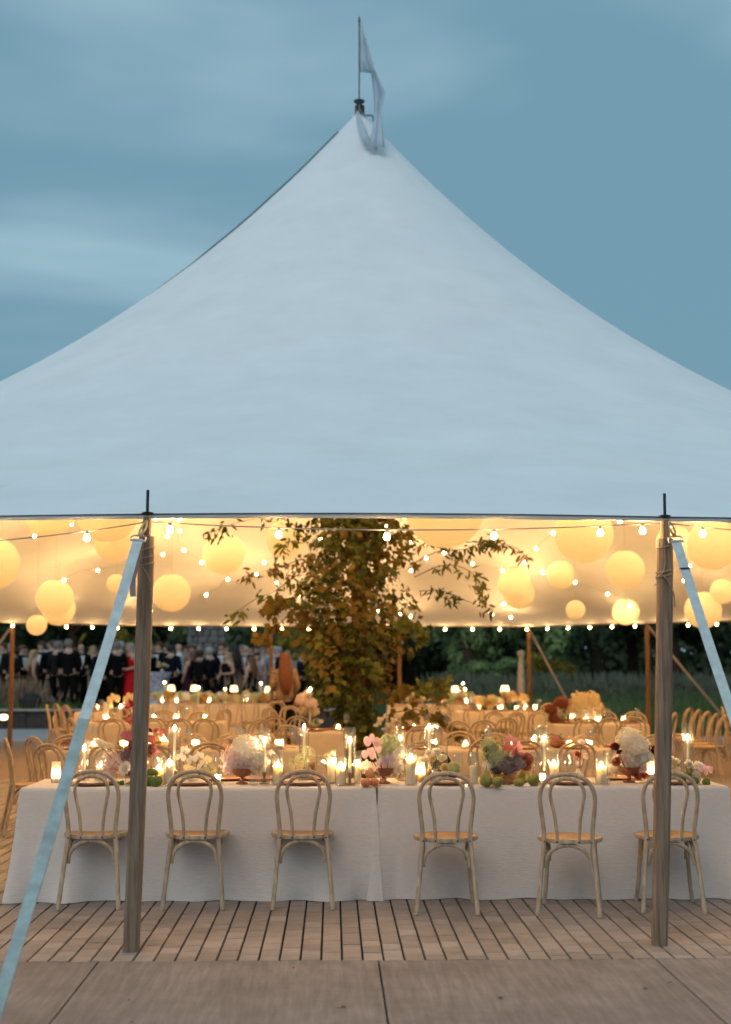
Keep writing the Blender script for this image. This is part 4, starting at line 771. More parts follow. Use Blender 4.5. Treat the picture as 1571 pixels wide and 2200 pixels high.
def lamp(px, py, Yt, label):
    q = ad(px, py, Yt); root = empty('table_lamp', (q.x, Yt, TZ + .002)); tag(root, label, 'lamp', 'glowing table lamps'); h = q.z - TZ
    b = MB(); b.lathe([(0, 0), (.05, 0), (.052, .008), (.012, .014), (.008, .03), (.008, h - .06), (0, h - .05)], 12); b.build('stem', M_brassb, root)
    b = MB(); b.lathe([(.088, h - .075), (.082, h - .01), (.070, h + .045), (.058, h + .062), (0, h + .062)], 18); b.build('shade', M_lampshade, root)
YL, YF, YRR = TB['long rear table'][2] + .45, TB['far rear table'][2] + .45, TB['rear right table'][2] + .6
for px, py, Yt, lab in [(368, 1478, YL, 'first glowing table lamp from the left on the long rear table'), (418, 1478, YL, 'second glowing table lamp from the left on the long rear table'), (503, 1479, YL, 'third glowing table lamp from the left on the long rear table'), (577, 1481, YL, 'fourth glowing table lamp, beside the red-haired woman'), (867, 1480, YF, 'glowing table lamp just right of the leafy column'), (978, 1480, YF, 'glowing table lamp in the middle of the farthest table'), (1085, 1480, YRR + .1, 'glowing table lamp left of the rear pole with a guy rope')]: lamp(px, py, Yt, lab)
FC = [('long rear table', 354, 1468, 'T'), ('long rear table', 427, 1478, 'P'), ('long rear table', 484, 1481, 'P'), ('long rear table', 561, 1470, 'T'), ('long rear table', 349, 1499, 'V'), ('long rear table', 380, 1492, 'V'), ('long rear table', 530, 1499, 'V'), ('far rear table', 908, 1482, 'P'), ('far rear table', 995, 1470, 'T'), ('far rear table', 1018, 1482, 'P'), ('far rear table', 1010, 1500, 'V'), ('far rear table', 945, 1508, 'V'),
      ('rear right table', 1075, 1520, 'V'), ('rear right table', 1128, 1514, 'V'), ('rear right table', 1110, 1540, 'V'), ('right third-row table', 1229, 1540, 'P'), ('right third-row table', 1285, 1547, 'V'), ('left third-row table', 259, 1520, 'P'), ('left third-row table', 331, 1540, 'P'), ('left third-row table', 228, 1516, 'V'), ('left second-row table', 353, 1590, 'P'), ('left second-row table', 320, 1586, 'V'), ('left second-row table', 267, 1602, 'V'), ('right second-row table', 1146, 1590, 'P'), ('right second-row table', 1226, 1598, 'P'), ('small table left of the leafy column', 727, 1562, 'P'), ('small table left of the leafy column', 652, 1484, 'T')]
FC += [('right second-row table', 1105, 1600, 'V'), ('right second-row table', 1265, 1602, 'V'), ('right second-row table', 1000, 1598, 'P'), ('right second-row table', 930, 1600, 'V'), ('left second-row table', 200, 1600, 'P'), ('left second-row table', 420, 1600, 'V'), ('left second-row table', 520, 1598, 'P'), ('left second-row table', 600, 1600, 'V'), ('left third-row table', 380, 1540, 'V'), ('left third-row table', 440, 1540, 'P'), ('right third-row table', 1340, 1546, 'V'), ('right third-row table', 1260, 1548, 'V'), ('rear right table', 1030, 1520, 'V'), ('rear right table', 1150, 1520, 'V'), ('small table right of the leafy column', 890, 1562, 'P'), ('small table right of the leafy column', 935, 1564, 'V'), ('long rear table', 450, 1499, 'V'), ('long rear table', 590, 1499, 'V'), ('far left table', 210, 1520, 'V'), ('far left table', 260, 1518, 'P')]
cnts = {}
for tb, px, py, kd in FC:
    x0, x1, y0, dp = TB[tb]; Y = y0 + (.3 if kd != 'V' else .15); q = ad(px, py, Y); h = max(.04, q.z - TZ); c_ = cnts.get(tb, 0); cnts[tb] = c_ + 1; n_ = ORD[c_]
    r = {'T': .04, 'P': .045, 'V': .04}[kd]
    x = min(max(q.x, x0 + .06), x1 - .06)
    cyl((x, Y, TZ + .002), r, h + (.04 if kd != 'V' else .05), '%s glass candle cylinder of the %s' % (n_, tb), M_frost if kd == 'V' else None, 'far glass candle cylinders')
    candle((x, Y, TZ + .011), r * .8, (h - .01) if kd != 'V' else min(h, .05), 'candle in the %s glass cylinder of the %s' % (n_, tb), True, kd == 'T', 'far candles').children[-1].scale = (1.9, 1.9, 1.7)
rg = random.Random(5)
for tb, (x0, x1, y0, dp) in TB.items():
    n = max(2, int((x1 - x0) / .42))
    for k in range(n):
        x = x0 + (x1 - x0) * (k + .5) / n; nm = ORD[k]
        for side, yy in (('near', y0 + .2), ('far', y0 + dp - .2)):
            if tb.startswith('long') and side == 'near': continue
            if rg.random() < .8: tag(mk('plate', CHG, None, (x, yy, TZ + .003)), '%s plate from left on %s side of %s' % (nm, side, tb), 'plate', 'plates on the rear tables')
            if rg.random() < .75: tag(mk('wine_glass', WG, None, (x + .16 + rg.uniform(-.03, .03), yy + (.12 if side == 'near' else -.12), TZ + .002), None, rg.uniform(.95, 1.1)), '%s wine glass from left on %s side of %s' % (nm, side, tb), 'glass', 'wine glasses on the rear tables')
A = gp(130, 1606, TZ)
for k in range(4):
    tag(mk('stacked_plate', CHG, None, (A.x + rg.uniform(-.05, .1), A.y + .25, TZ + .02 + .014 * k), (0, 0, 0), .85), '%s plate from the bottom of the stack at the left second-row table end' % ORD[k], 'plate', 'stacked plates')

# ------------------------------------------------------------------ the leafy centre pole
cp = empty('leafy_centre_pole', (TC.x, TC.y, 0)); tag(cp, 'tall centre tent pole thickly wrapped in bronze and green foliage', 'pole')
b = MB(); b.tube([(0, 0, 0), (0, 0, 4), (0, 0, TZP + .05)], [.12, .11, .07], 12); b.build('shaft', M_pole2, cp)
RAD = [(0, .17), (.3, .20), (.5, .22), (.8, .29), (1.1, .41), (1.5, .60), (1.9, .78), (2.4, .94), (2.8, .90), (3.2, .78), (3.6, .62), (4.0, .48), (4.6, .3), (5.2, .15)]
def radz(z):
    for (a, p_), (c, q_) in zip(RAD, RAD[1:]):
        if a <= z <= c: return p_ + (q_ - p_) * (z - a) / (c - a)
    return .1
LOB = [(0, 0), (.10, .06), (.34, .10), (.22, .22), (.50, .40), (.36, .46), (.30, .62), (.18, .62), (.0, 1.0)]
LOB = LOB + [(-x, y) for x, y in reversed(LOB[1:-1])]
def leaf(b, p, d, n, s, lance=False):
    d = d.normalized(); sd_ = d.cross(n); sd_ = sd_.normalized() if sd_.length > 1e-4 else d.orthogonal().normalized(); nn = sd_.cross(d)
    if lance: b.add([p, p + d * s * .35 + sd_ * s * .15 - nn * s * .03, p + d * s * .7 + sd_ * s * .12, p + d * s * 1.1 - nn * s * .1, p + d * s * .7 - sd_ * s * .12, p + d * s * .35 - sd_ * s * .15 - nn * s * .03], [(0, 1, 2, 3), (0, 3, 4, 5)])
    else: b.add([p + d * s * y + sd_ * s * x * 1.1 - nn * s * (.25 * y * y + .35 * abs(x)) for x, y in LOB], [tuple(range(len(LOB)))])
rl = random.Random(3); FB = [MB(), MB(), MB()]
for i in range(11500):
    z = rl.uniform(.25, 4.7); a = rl.uniform(0, 2 * PI); rz_ = radz(z)
    cl = 1 + .62 * noise.noise(V((math.cos(a) * 1.6, math.sin(a) * 1.6, z * 2.1))) + .34 * noise.noise(V((math.cos(a) * 4, math.sin(a) * 4, z * 5)))
    rr = rz_ * cl * math.sqrt(rl.uniform(.05, 1.0)); 
    p = V((rr * math.cos(a) - .14 * ss(.6, 1.5, z) * (1 - ss(2.8, 3.4, z)), rr * math.sin(a), z)); o_ = V((math.cos(a), math.sin(a), 0))
    if rr > .62 * rz_ and noise.noise(V((p.x * 3.2, p.y * 3.2, z * 3.2)) + V((2, 9, 4))) < -.16 + .34 * (rr / rz_ - .75): continue
    d = o_ * rl.uniform(.2, 1) + V((rl.uniform(-.6, .6), rl.uniform(-.6, .6), rl.uniform(-1.0, .25))); nn = o_ + V((rl.uniform(-.7, .7), rl.uniform(-.7, .7), rl.uniform(0, 1)))
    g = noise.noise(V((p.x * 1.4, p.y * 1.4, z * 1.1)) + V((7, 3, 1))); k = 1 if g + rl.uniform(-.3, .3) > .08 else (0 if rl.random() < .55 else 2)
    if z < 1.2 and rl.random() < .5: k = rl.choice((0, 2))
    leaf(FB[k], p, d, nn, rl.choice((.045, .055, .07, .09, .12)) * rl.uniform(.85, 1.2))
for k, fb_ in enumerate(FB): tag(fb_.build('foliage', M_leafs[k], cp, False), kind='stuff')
SPR = [[(640, 1235), (590, 1270), (545, 1290), (500, 1322)], [(660, 1150), (600, 1112), (520, 1120), (447, 1145)], [(650, 1200), (610, 1215), (575, 1225), (520, 1240)], [(645, 1160), (622, 1165), (600, 1180)], [(880, 1215), (940, 1185), (1000, 1180), (1050, 1160), (1090, 1172)], [(1000, 1165), (1060, 1165), (1110, 1178), (1138, 1205)], [(890, 1240), (950, 1215), (1000, 1222), (1030, 1250), (1038, 1280)], [(900, 1270), (950, 1270), (1000, 1290), (1062, 1312)], [(890, 1180), (940, 1160), (990, 1195)], [(640, 1300), (600, 1340), (560, 1365)], [(870, 1330), (900, 1350), (918, 1372)], [(640, 1285), (600, 1290), (575, 1310)], [(760, 1560), (720, 1570), (690, 1592), (672, 1606)], [(830, 1500), (870, 1480), (915, 1478), (960, 1490)], [(900, 1478), (925, 1470), (955, 1466)], [(850, 1530), (900, 1525), (945, 1545), (990, 1580)]]
for si, sp in enumerate(SPR):
    Yb = TC.y - .3 + .25 * math.sin(si * 1.7); P = [ad(px, py, Yb) - V((TC.x, TC.y, 0)) for px, py in sp]; pp = spl(P, 8); b = MB(); b.tube(pp, [.007 - .005 * i / len(pp) for i in range(len(pp))], 5); br = b.build('branch', M_bark, cp); lb = MB()
    big = si >= 9
    ncl = max(4, int(len(pp) * (.62 if not big else .6)))
    for _ in range(ncl):
        c0 = pp[rl.randrange(2, len(pp))]; tilt = V((rl.uniform(-.5, .5), rl.uniform(-.5, .5), rl.uniform(-.9, -.2)))
        for m_ in range(rl.randrange(2, 6) if not big else rl.randrange(3, 7)):
            o_ = c0 + V((rl.gauss(0, .05), rl.gauss(0, .05), rl.gauss(-.02, .045))); d = tilt + V((rl.uniform(-.7, .7), rl.uniform(-.7, .7), rl.uniform(-.5, .5)))
            leaf(lb, o_, d, V((rl.uniform(-1, 1), -1, rl.uniform(-.5, .8))), rl.uniform(.07, .14) if not big else rl.uniform(.08, .15), not big)
    tag(lb.build('leaf_spray', M_leafs[(si * 2) % 3 if not big else si % 2], br, False), kind='stuff')

# ------------------------------------------------------------------ guests
def skin(vs, es, rs, lev=1):
    me = bpy.data.meshes.new('tmp'); me.from_pydata(vs, es, []); o = bpy.data.objects.new('tmp', me); col.objects.link(o)
    m = o.modifiers.new('s', 'SKIN')
    for i, r in enumerate(rs):
        sv = me.skin_vertices[0].data[i]; sv.radius = r if isinstance(r, tuple) else (r, r); sv.use_root = (i == 0)
    u = o.modifiers.new('u', 'SUBSURF'); u.levels = lev; u.render_levels = lev
    dg = bpy.context.evaluated_depsgraph_get(); nm = bpy.data.meshes.new_from_object(o.evaluated_get(dg)); bpy.data.objects.remove(o); bpy.data.meshes.remove(me)
    nm.polygons.foreach_set('use_smooth', [True] * len(nm.polygons)); return nm
def person_meshes(pose, female):
    k = .92 if female else 1.0; w = .86 if female else 1.0
    arm = {'down': ((.235, -.03, 1.15), (.24, .04, .90), (.235, .08, .80)), 'bent': ((.24, -.03, 1.16), (.13, .20, 1.10), (.07, .27, 1.12)), 'low': ((.245, -.02, 1.15), (.16, .17, .98), (.09, .23, .95))}
    aL, aR = {'a': ('down', 'down'), 'b': ('bent', 'low'), 'c': ('down', 'bent')}[pose]
    def P(p): return (p[0] * w, p[1], p[2] * k)
    vs = [(0, 0, .98), (0, 0, 1.12), (0, .0, 1.32), (0, -.01, 1.45), (0, -.005, 1.53), (0, .015, 1.60), (0, .018, 1.69), (0, .005, 1.76), (0, .095, 1.655)]
    rs = [(.15, .11), (.135, .10), (.165, .115), (.12, .08), .052, (.062, .072), (.078, .094), (.055, .07), .016]
    es = [(0, 1), (1, 2), (2, 3), (3, 4), (4, 5), (5, 6), (6, 7), (5, 8)]
    jv, jr, je = [vs[0][:2] + (.86,), vs[0], vs[1], vs[2], vs[3], (0, -.005, 1.525)], [(.175, .13), (.17, .13), (.155, .12), (.187, .135), (.15, .105), (.072, .070)], [(0, 1), (1, 2), (2, 3), (3, 4), (4, 5)]
    tv, tr, te = [(0, 0, .98)], [(.15, .115)], []
    sv_, sr, se = [], [], []
    for s, an in ((-1, aL), (1, aR)):
        e, wr, h = arm[an]; i0 = len(vs); vs += [(s * .175, 0, 1.43), (s * e[0], e[1], e[2]), (s * wr[0], wr[1], wr[2]), (s * h[0], h[1], h[2]), (s * (h[0] - .03), h[1] + .03, h[2] + .01)]; rs += [.06, .045, .032, .038, .014]; es += [(3, i0), (i0, i0 + 1), (i0 + 1, i0 + 2), (i0 + 2, i0 + 3), (i0 + 2, i0 + 4)]
        j0 = len(jv); jv += [(s * .18, 0, 1.43), (s * e[0], e[1], e[2]), (s * wr[0], wr[1], wr[2])]; jr += [.078, .062, .05]; je += [(4, j0), (j0, j0 + 1), (j0 + 1, j0 + 2)]
        l0 = len(vs); vs += [(s * .09, 0, .90), (s * .10, .01, .50), (s * .105, -.02, .09), (s * .115, .12, .03)]; rs += [.09, .06, .042, .036]; es += [(0, l0), (l0, l0 + 1), (l0 + 1, l0 + 2), (l0 + 2, l0 + 3)]
        t0 = len(tv); tv += [(s * .09, 0, .88), (s * .10, .01, .50), (s * .105, -.015, .07)]; tr += [.11, .082, .07]; te += [(0, t0), (t0, t0 + 1), (t0 + 1, t0 + 2)]
    if female:
        for i in (0, 1): rs[i] = (rs[i][0] * .9, rs[i][1])
    body = skin([P(p) for p in vs], es, rs); jk = skin([P(p) for p in jv], je, jr); tr_ = skin([P(p) for p in tv], te, tr)
    return body, jk, tr_
PMESH = {(p, f): person_meshes(p, f) for p in 'abc' for f in (False, True)}
def ring_mesh(rings, n=18):
    b = MB(); vs = []
    for z, rx, ry, cy0 in rings: vs += [(rx * math.cos(2 * PI * j / n) * (1 + .04 * math.sin(5 * 2 * PI * j / n) * (z < .8)), cy0 + ry * math.sin(2 * PI * j / n), z) for j in range(n)]
    m = len(rings); b.add(vs, [(k * n + j, k * n + (j + 1) % n, k * n + n + (j + 1) % n, k * n + n + j) for k in range(m - 1) for j in range(n)] + [tuple(range(n - 1, -1, -1)), tuple((m - 1) * n + j for j in range(n))]); return b
PLAIN = pm('plain', (.5, .5, .5))
G_long = ring_mesh([(.04, .30, .26, 0), (.4, .25, .21, 0), (.8, .19, .155, 0), (.95, .165, .14, 0), (1.03, .125, .11, 0), (1.2, .155, .13, .01), (1.30, .15, .12, .0), (1.335, .13, .10, 0)]).mesh('dress', PLAIN)
G_short = ring_mesh([(.45, .22, .18, 0), (.8, .19, .155, 0), (.95, .165, .14, 0), (1.03, .125, .11, 0), (1.2, .155, .13, .01), (1.30, .15, .12, .0), (1.335, .13, .10, 0)]).mesh('dress', PLAIN)
G_hair_s = ring_mesh([(1.62, .080, .050, -.045), (1.66, .092, .085, -.025), (1.72, .094, .105, -.004), (1.77, .08, .095, 0), (1.80, .045, .06, 0)]).mesh('hair', PLAIN)
G_hair_l = ring_mesh([(1.10, .05, .03, -.13), (1.2, .11, .045, -.125), (1.35, .125, .06, -.10), (1.48, .105, .065, -.07), (1.58, .092, .09, -.03), (1.64, .088, .105, -.012), (1.69, .065, .085, 0), (1.705, .03, .04, 0)]).mesh('hair', PLAIN)
G_shirt = MB(); G_shirt.add([(-.07, .125, 1.44), (.07, .125, 1.44), (.055, .15, 1.28), (0, .145, 1.06), (-.055, .15, 1.28), (-.07, .11, 1.44), (.07, .11, 1.44), (.055, .12, 1.28), (0, .12, 1.06), (-.055, .12, 1.28)], [(0, 1, 2, 3, 4), (0, 5, 6, 1), (1, 6, 7, 2), (2, 7, 8, 3), (3, 8, 9, 4), (4, 9, 5, 0)]); G_shirt = G_shirt.mesh('shirt_front', PLAIN)
G_collar = MB().tube([(.07 * math.cos(a * PI / 8), -.005 + .072 * math.sin(a * PI / 8), 1.535 + .012 * math.sin(a * PI / 8)) for a in range(16)], .013, 6, True).mesh('shirt_collar', PLAIN)
G_shoe = MB().lathe([(0, 0), (.045, 0), (.05, .03), (.035, .07), (0, .085)], 12, sy=2.2).mesh('shoe', PLAIN)
def cl(n, c, r=.9): return pm('cloth_' + n, c, r, .12, 8, spec=.08)
SKINM = [pm('skin_light', (.46, .275, .20), .5, .1, 9), pm('skin_tan', (.37, .21, .14), .5, .1, 9), pm('skin_deep', (.16, .085, .05), .5, .1, 9)]
HAIR = dict(brown=pm('hair_brown', (.07, .035, .018), .6, .3, 20), dark=pm('hair_dark', (.015, .011, .009), .55, .3, 20), grey=pm('hair_grey', (.16, .145, .13), .6, .2, 20), blond=pm('hair_blond', (.36, .23, .11), .6, .3, 20), white=pm('hair_white', (.30, .28, .265), .6, .2, 20), red=pm('hair_red', (.095, .027, .008), .55, .4, 14, (6, 6, .6)), auburn=pm('hair_auburn', (.12, .05, .02), .6, .3, 20))
CL = dict(black=cl('black', (.005, .005, .006)), navy=cl('navy', (.006, .008, .018)), charcoal=cl('charcoal', (.012, .012, .013)), grey=cl('grey', (.09, .09, .095)), red=cl('red', (.42, .012, .015)), white=cl('white', (.62, .61, .60)), lilac=cl('lilac', (.36, .26, .30)), brown=cl('brown', (.07, .042, .03)), plum=cl('plum', (.035, .012, .02)), blue=cl('pale_blue', (.25, .32, .42)), tan=cl('tan', (.22, .15, .10)), olive=cl('olive', (.05, .036, .018)), sand=cl('sand', (.30, .23, .17)))
def setm(o, m): o.material_slots[0].link = 'OBJECT'; o.material_slots[0].material = m
def person(px, hy, Y, rot, style, top, hair, label, pose='a', sk=0, zg=None):
    zg = (.40 if Y > 35.2 else 0) if zg is None else zg; fem = style in ('long', 'short'); H0 = 1.70 if fem else 1.80
    q = ad(px, hy - 7 + 5 * math.sin(px * 7.3), Y); k = min(1.2, max(.86, (q.z - zg) / H0)); root = empty('person', (q.x, Y, zg)); root.rotation_euler = (.05 * math.sin(px * 3.1), .05 * math.sin(px * 5.7), R(rot + 40 * math.sin(px * 1.9))); root.scale = (max(k, .96) * (1.2 if not fem else 1.12), max(k, .96) * 1.12, k); tag(root, label, 'person', 'guests')
    body, jk, tr_ = PMESH[(pose, fem)]
    o = mk('body', body, root); 
    if not body.materials: body.materials.append(PLAIN); jk.materials.append(PLAIN); tr_.materials.append(PLAIN)
    setm(o, SKINM[sk])
    if fem:
        o = mk('dress', G_long if style == 'long' else G_short, root); setm(o, CL[top])
        if hair != 'bun':
            o = mk('hair', G_hair_l, root, (0, 0, -.045)); setm(o, HAIR[hair])
    else:
        o = mk('jacket', jk, root); setm(o, CL[top]); o = mk('trousers', tr_, root); setm(o, CL['black' if top != 'grey' else 'grey'])
        if hair != 'bald': o = mk('hair', G_hair_s, root); setm(o, HAIR[hair])
        o = mk('shirt_front', G_shirt, root); setm(o, CL['white']); o = mk('shirt_collar', G_collar, root); setm(o, CL['white'])
    for s in (-1, 1): o = mk('shoe', G_shoe, root, (s * .11, .04, 0)); setm(o, CL['black'])
    return root
GU = [(5, 1392, 38, 150, 's', 'charcoal', 'brown', 'man in white shirt and dark jacket at the left edge', 'a', 0), (27, 1396, 39, 100, 's', 'charcoal', 'dark', 'dark-haired man in charcoal at far left, right of the edge man', 'b', 1), (34, 1384, 41, 20, 's', 'brown', 'bald', 'bald man just left of the far-left rear pole', 'a', 0), (50, 1390, 40, 200, 's', 'black', 'auburn', 'auburn-haired man just right of the far-left rear pole', 'c', 0),
      (72, 1404, 37.6, -30, 'long', 'brown', 'blond', 'woman with long blonde hair seen from behind at far left', 'a', 0), (91, 1390, 39, 160, 's', 'black', 'brown', 'man in black with white collar right of the blonde woman', 'c', 0), (108, 1382, 40, 120, 's', 'black', 'brown', 'tall brown-haired man facing right above the left group', 'a', 0), (123, 1387, 37.2, -70, 's', 'charcoal', 'grey', 'grey-haired man in charcoal facing right beside the black-suited back', 'b', 0), (137, 1378, 41, 170, 's', 'charcoal', 'brown', 'tallest brown-haired man behind the black-suited back', 'a', 0),
      (152, 1383, 36.4, 8, 's', 'black', 'grey', 'broad man in black suit seen from behind, grey hair, left group', 'b', 0), (173, 1388, 37.4, 165, 's', 'black', 'bald', 'bald man in white shirt facing us, holding a plate', 'b', 0), (199, 1386, 40, 150, 'short', 'sand', 'blond', 'blonde woman in a sand dress left of the blue strap', 'c', 0), (213, 1393, 37, 20, 's', 'navy', 'dark', 'dark-haired man in navy seen from behind at the blue strap', 'a', 1), (238, 1396, 39, 140, 's', 'charcoal', 'auburn', 'man just right of the blue strap facing us', 'a', 0), (252, 1390, 36.3, -5, 's', 'black', 'grey', 'heavy man in black seen from behind between strap and left pole', 'c', 0), (265, 1388, 38, 60, 's', 'grey', 'white', 'white-haired man in grey left of the red dress', 'a', 0),
      (281, 1384, 36.6, 150, 'long', 'red', 'white', 'woman in a long red dress left of the left pole', 'b', 0), (322, 1389, 36.8, 30, 's', 'black', 'blond', 'fair-haired man in black just right of the left pole', 'c', 0), (343, 1386, 38.5, 190, 's', 'black', 'brown', 'brown-haired man in black behind the patterned cocktail table', 'b', 0), (360, 1385, 41, 160, 's', 'charcoal', 'brown', 'far man between the cocktail table and the profile man', 'a', 0), (371, 1391, 36.8, -60, 's', 'navy', 'dark', 'dark-haired man in navy in profile right of the cocktail table', 'c', 1), (389, 1389, 38, 120, 's', 'white', 'bald', 'bald man in a white shirt under the stone chimney', 'a', 0),
      (408, 1402, 36.8, 10, 'long', 'plum', 'auburn', 'woman in a dark plum dress seen from behind', 'a', 0), (433, 1401, 36.2, -5, 's', 'black', 'dark', 'man in black seen from behind with black hair, middle group', 'a', 2), (446, 1395, 39.5, 170, 's', 'brown', 'auburn', 'auburn-haired man facing us behind the middle group', 'b', 0), (456, 1402, 36.8, 40, 's', 'navy', 'white', 'silver-haired man in navy right of the black-suited back', 'a', 0), (480, 1391, 38.4, 140, 's', 'black', 'brown', 'brown-haired man left of the long-haired brunette', 'a', 0), (485, 1404, 36.3, 175, 'short', 'black', 'blond', 'blonde woman in black facing us in the middle group', 'b', 0), (506, 1391, 37.2, 30, 'long', 'brown', 'dark', 'tall brunette with long dark hair and brown dress', 'c', 1), (522, 1392, 39, 160, 's', 'tan', 'grey', 'grey-haired man in tan behind the brunette', 'a', 0), (535, 1394, 38, 190, 's', 'black', 'bald', 'bald man in black right of the brunette', 'a', 0),
      (540, 1412, 36.2, 15, 'long', 'black', 'auburn', 'woman in a long black dress with auburn hair', 'c', 0), (557, 1402, 36.6, 170, 'long', 'lilac', 'dark', 'dark-haired woman in a pale lilac dress', 'b', 0), (566, 1400, 39, 150, 's', 'tan', 'grey', 'grey-haired man right of the lilac dress', 'a', 0), (592, 1396, 38, 190, 's', 'blue', 'bald', 'man in pale blue behind the leaning rear pole', 'a', 0), (601, 1391, 37, 160, 's', 'charcoal', 'white', 'white-haired man above the red-haired woman', 'a', 0), (620, 1398, 39.5, 150, 'short', 'sand', 'blond', 'blonde woman in sand right of the red-haired woman', 'c', 0), (643, 1408, 37, 60, 's', 'navy', 'dark', 'man in navy just left of the leafy column', 'c', 0),
      (418, 1396, 42, 170, 's', 'tan', 'brown', 'far brown-haired man below the chimney, left', 'a', 0), (470, 1398, 42, 180, 'short', 'sand', 'brown', 'far woman in sand below the chimney, right', 'a', 0), (300, 1392, 42, 150, 's', 'black', 'brown', 'far man hidden mostly by the left pole', 'a', 0), (228, 1388, 42, 180, 's', 'brown', 'brown', 'far man in brown behind the blue strap', 'a', 0), (550, 1394, 42, 165, 's', 'sand', 'brown', 'far man in sand left of the leaning pole', 'a', 0), (186, 1392, 42, 190, 's', 'charcoal', 'dark', 'far dark-haired man right of the bald plate holder', 'a', 0)]
for g in GU: person(g[0], g[1], g[2], g[3], 'suit' if g[4] == 's' else g[4], *g[5:])

sx_ = random.Random(12); shirt = ['black', 'charcoal', 'navy', 'brown', 'black', 'plum', 'tan']; hr = ['brown', 'dark', 'auburn', 'grey', 'blond', 'bald']
BK = [(16, 'at the far left edge'), (62, 'between the boulders and the blonde woman'), (82, 'left of the black-suited backs'), (116, 'above the grey-haired man in charcoal'), (162, 'right of the tallest man'), (207, 'at the blue strap'), (246, 'above the heavy man in black'), (272, 'by the white-haired man in grey'), (311, 'at the right side of the left pole'), (333, 'over the cocktail table'), (352, 'right of the cocktail table'), (380, 'left of the white-shirted bald man'), (399, 'right of the white-shirted bald man'), (424, 'under the chimney edge'), (440, 'under the chimney middle'), (464, 'right of the silver-haired man'), (493, 'between blonde and brunette'), (513, 'behind the brunette'), (528, 'left of the bald man in black'), (545, 'above the long black dress'), (575, 'left of the leaning pole'), (583, 'at the leaning pole'), (610, 'above the red hair'), (632, 'near the leafy column')]
for i, (px, where) in enumerate(BK):
    tc_ = shirt[i % 7]; h_ = hr[(i * 5) % 6]; person(px, 1397 + sx_.uniform(-5, 6), 43.4 + sx_.uniform(0, 3), sx_.choice((150, 175, 195, 215)), 'suit', tc_, h_, 'back-row guest in %s with %s %s' % (tc_, 'bald head' if h_ == 'bald' else h_ + ' hair', where), sx_.choice('abc'), i % 2)
# red-haired woman inside the tent, seen from behind
q = ad(612, 1402, 27.0); rw = empty('person', (q.x, 27.0, 0)); rw.rotation_euler = (0, 0, R(12)); k = q.z / 1.68; rw.scale = (k, k, k); tag(rw, 'woman with very long red hair, olive top and black trousers, seen from behind', 'person', 'guests')
body, jk, tr_ = PMESH[('b', True)]; setm(mk('body', body, rw), SKINM[0]); setm(mk('top', jk, rw, None, None, (1.12, 1, 1)), CL['tan']); setm(mk('trousers', tr_, rw, None, None, (1.05, 1.05, 1)), CL['black'])
hm = ring_mesh([(.98, .03, .02, -.17), (1.06, .085, .035, -.165), (1.2, .125, .05, -.155), (1.35, .13, .07, -.125), (1.48, .115, .08, -.085), (1.58, .10, .10, -.035), (1.64, .094, .112, -.012), (1.685, .07, .09, 0), (1.705, .03, .04, 0)], 30)
for i, v_ in enumerate(hm.v):
    a = i % 30; hm.v[i] = (v_[0] * (1 + .04 * math.sin(a * 2.9)), v_[1] + .006 * math.sin(a * 4.1), v_[2] + (.05 * math.sin(a * 1.7) if v_[2] < 1.1 else 0))
o = mk('hair', hm.mesh('hair', HAIR['red'], True, 80), rw, (0, 0, -.03))
for s in (-1, 1): setm(mk('shoe', G_shoe, rw, (s * .11, .04, 0)), CL['black'])
# cocktail table with patterned cloth
q = ad(340, 1444, 36.0); ct = empty('cocktail_table', (q.x, 36.0, .4)); tag(ct, 'tall cocktail table in a blue and white patterned cloth among the guests', 'table')
h = q.z - .4; b = ring_mesh([(.0, .34, .34, 0), (.15, .28, .28, 0), (.5, .22, .22, 0), (h - .15, .30, .30, 0), (h - .02, .36, .36, 0), (h, .355, .355, 0)], 28)
b.build('patterned_cloth', pm('blue_toile', (.12, .16, .26), .8, .3, 14, c2=(.48, .50, .54)), ct)
fa = empty('flower_arrangement', (q.x + .1, 36.0, q.z + .002)); tag(fa, 'small cream posy on the patterned cocktail table', 'flowers')
vessel('bud', fa)
for k in range(5): nm = bloom_mesh('ros', 'cream', k % 3); mk('rose', nm, fa, (.12 * math.cos(k * 1.3), .08 * math.sin(k * 1.3), .14 + .04 * (k % 3)), (.4, .2, k), .085)

# ------------------------------------------------------------------ behind: chimney, trees, shrubs, meadow
M_stone = [pm('fieldstone_%d' % i, c, .9, .25, 9, bump=.4, bscale=20) for i, c in enumerate(((.165, .155, .148), (.195, .18, .17), (.14, .132, .13)))]
q = ad(445, 1400, 46); chm = empty('stone_chimney', (q.x, 46, .4)); tag(chm, 'grey fieldstone chimney rising behind the guests', 'chimney')
b = MB(); b.box((0, 0, 2.2), (1.20, .9, 4.4)); b.build('mortar_core', pm('mortar', (.15, .142, .138), .95), chm, False)
rs_ = random.Random(8); z = 0
stm = []
for k in range(6):
    m = MB(); x, y, zz = .5, .5, .5; m.lathe([(0, -.5), (.42, -.48), (.5, -.3), (.5, .3), (.42, .48), (0, .5)], 7); stm.append(m.mesh('stone', M_stone[k % 3], False))
while z < 4.3:
    hh = rs_.uniform(.13, .24); x = -.62
    while x < .62:
        ww = rs_.uniform(.16, .36); ww = min(ww, .66 - x)
        for yy in (-.46,): mk('stone', rs_.choice(stm), chm, (x + ww / 2, yy + rs_.uniform(-.03, .02), z + hh / 2), (0, 0, rs_.uniform(-.2, .2)), (ww * 1.05, .20, hh * 1.02))
        x += ww
    z += hh
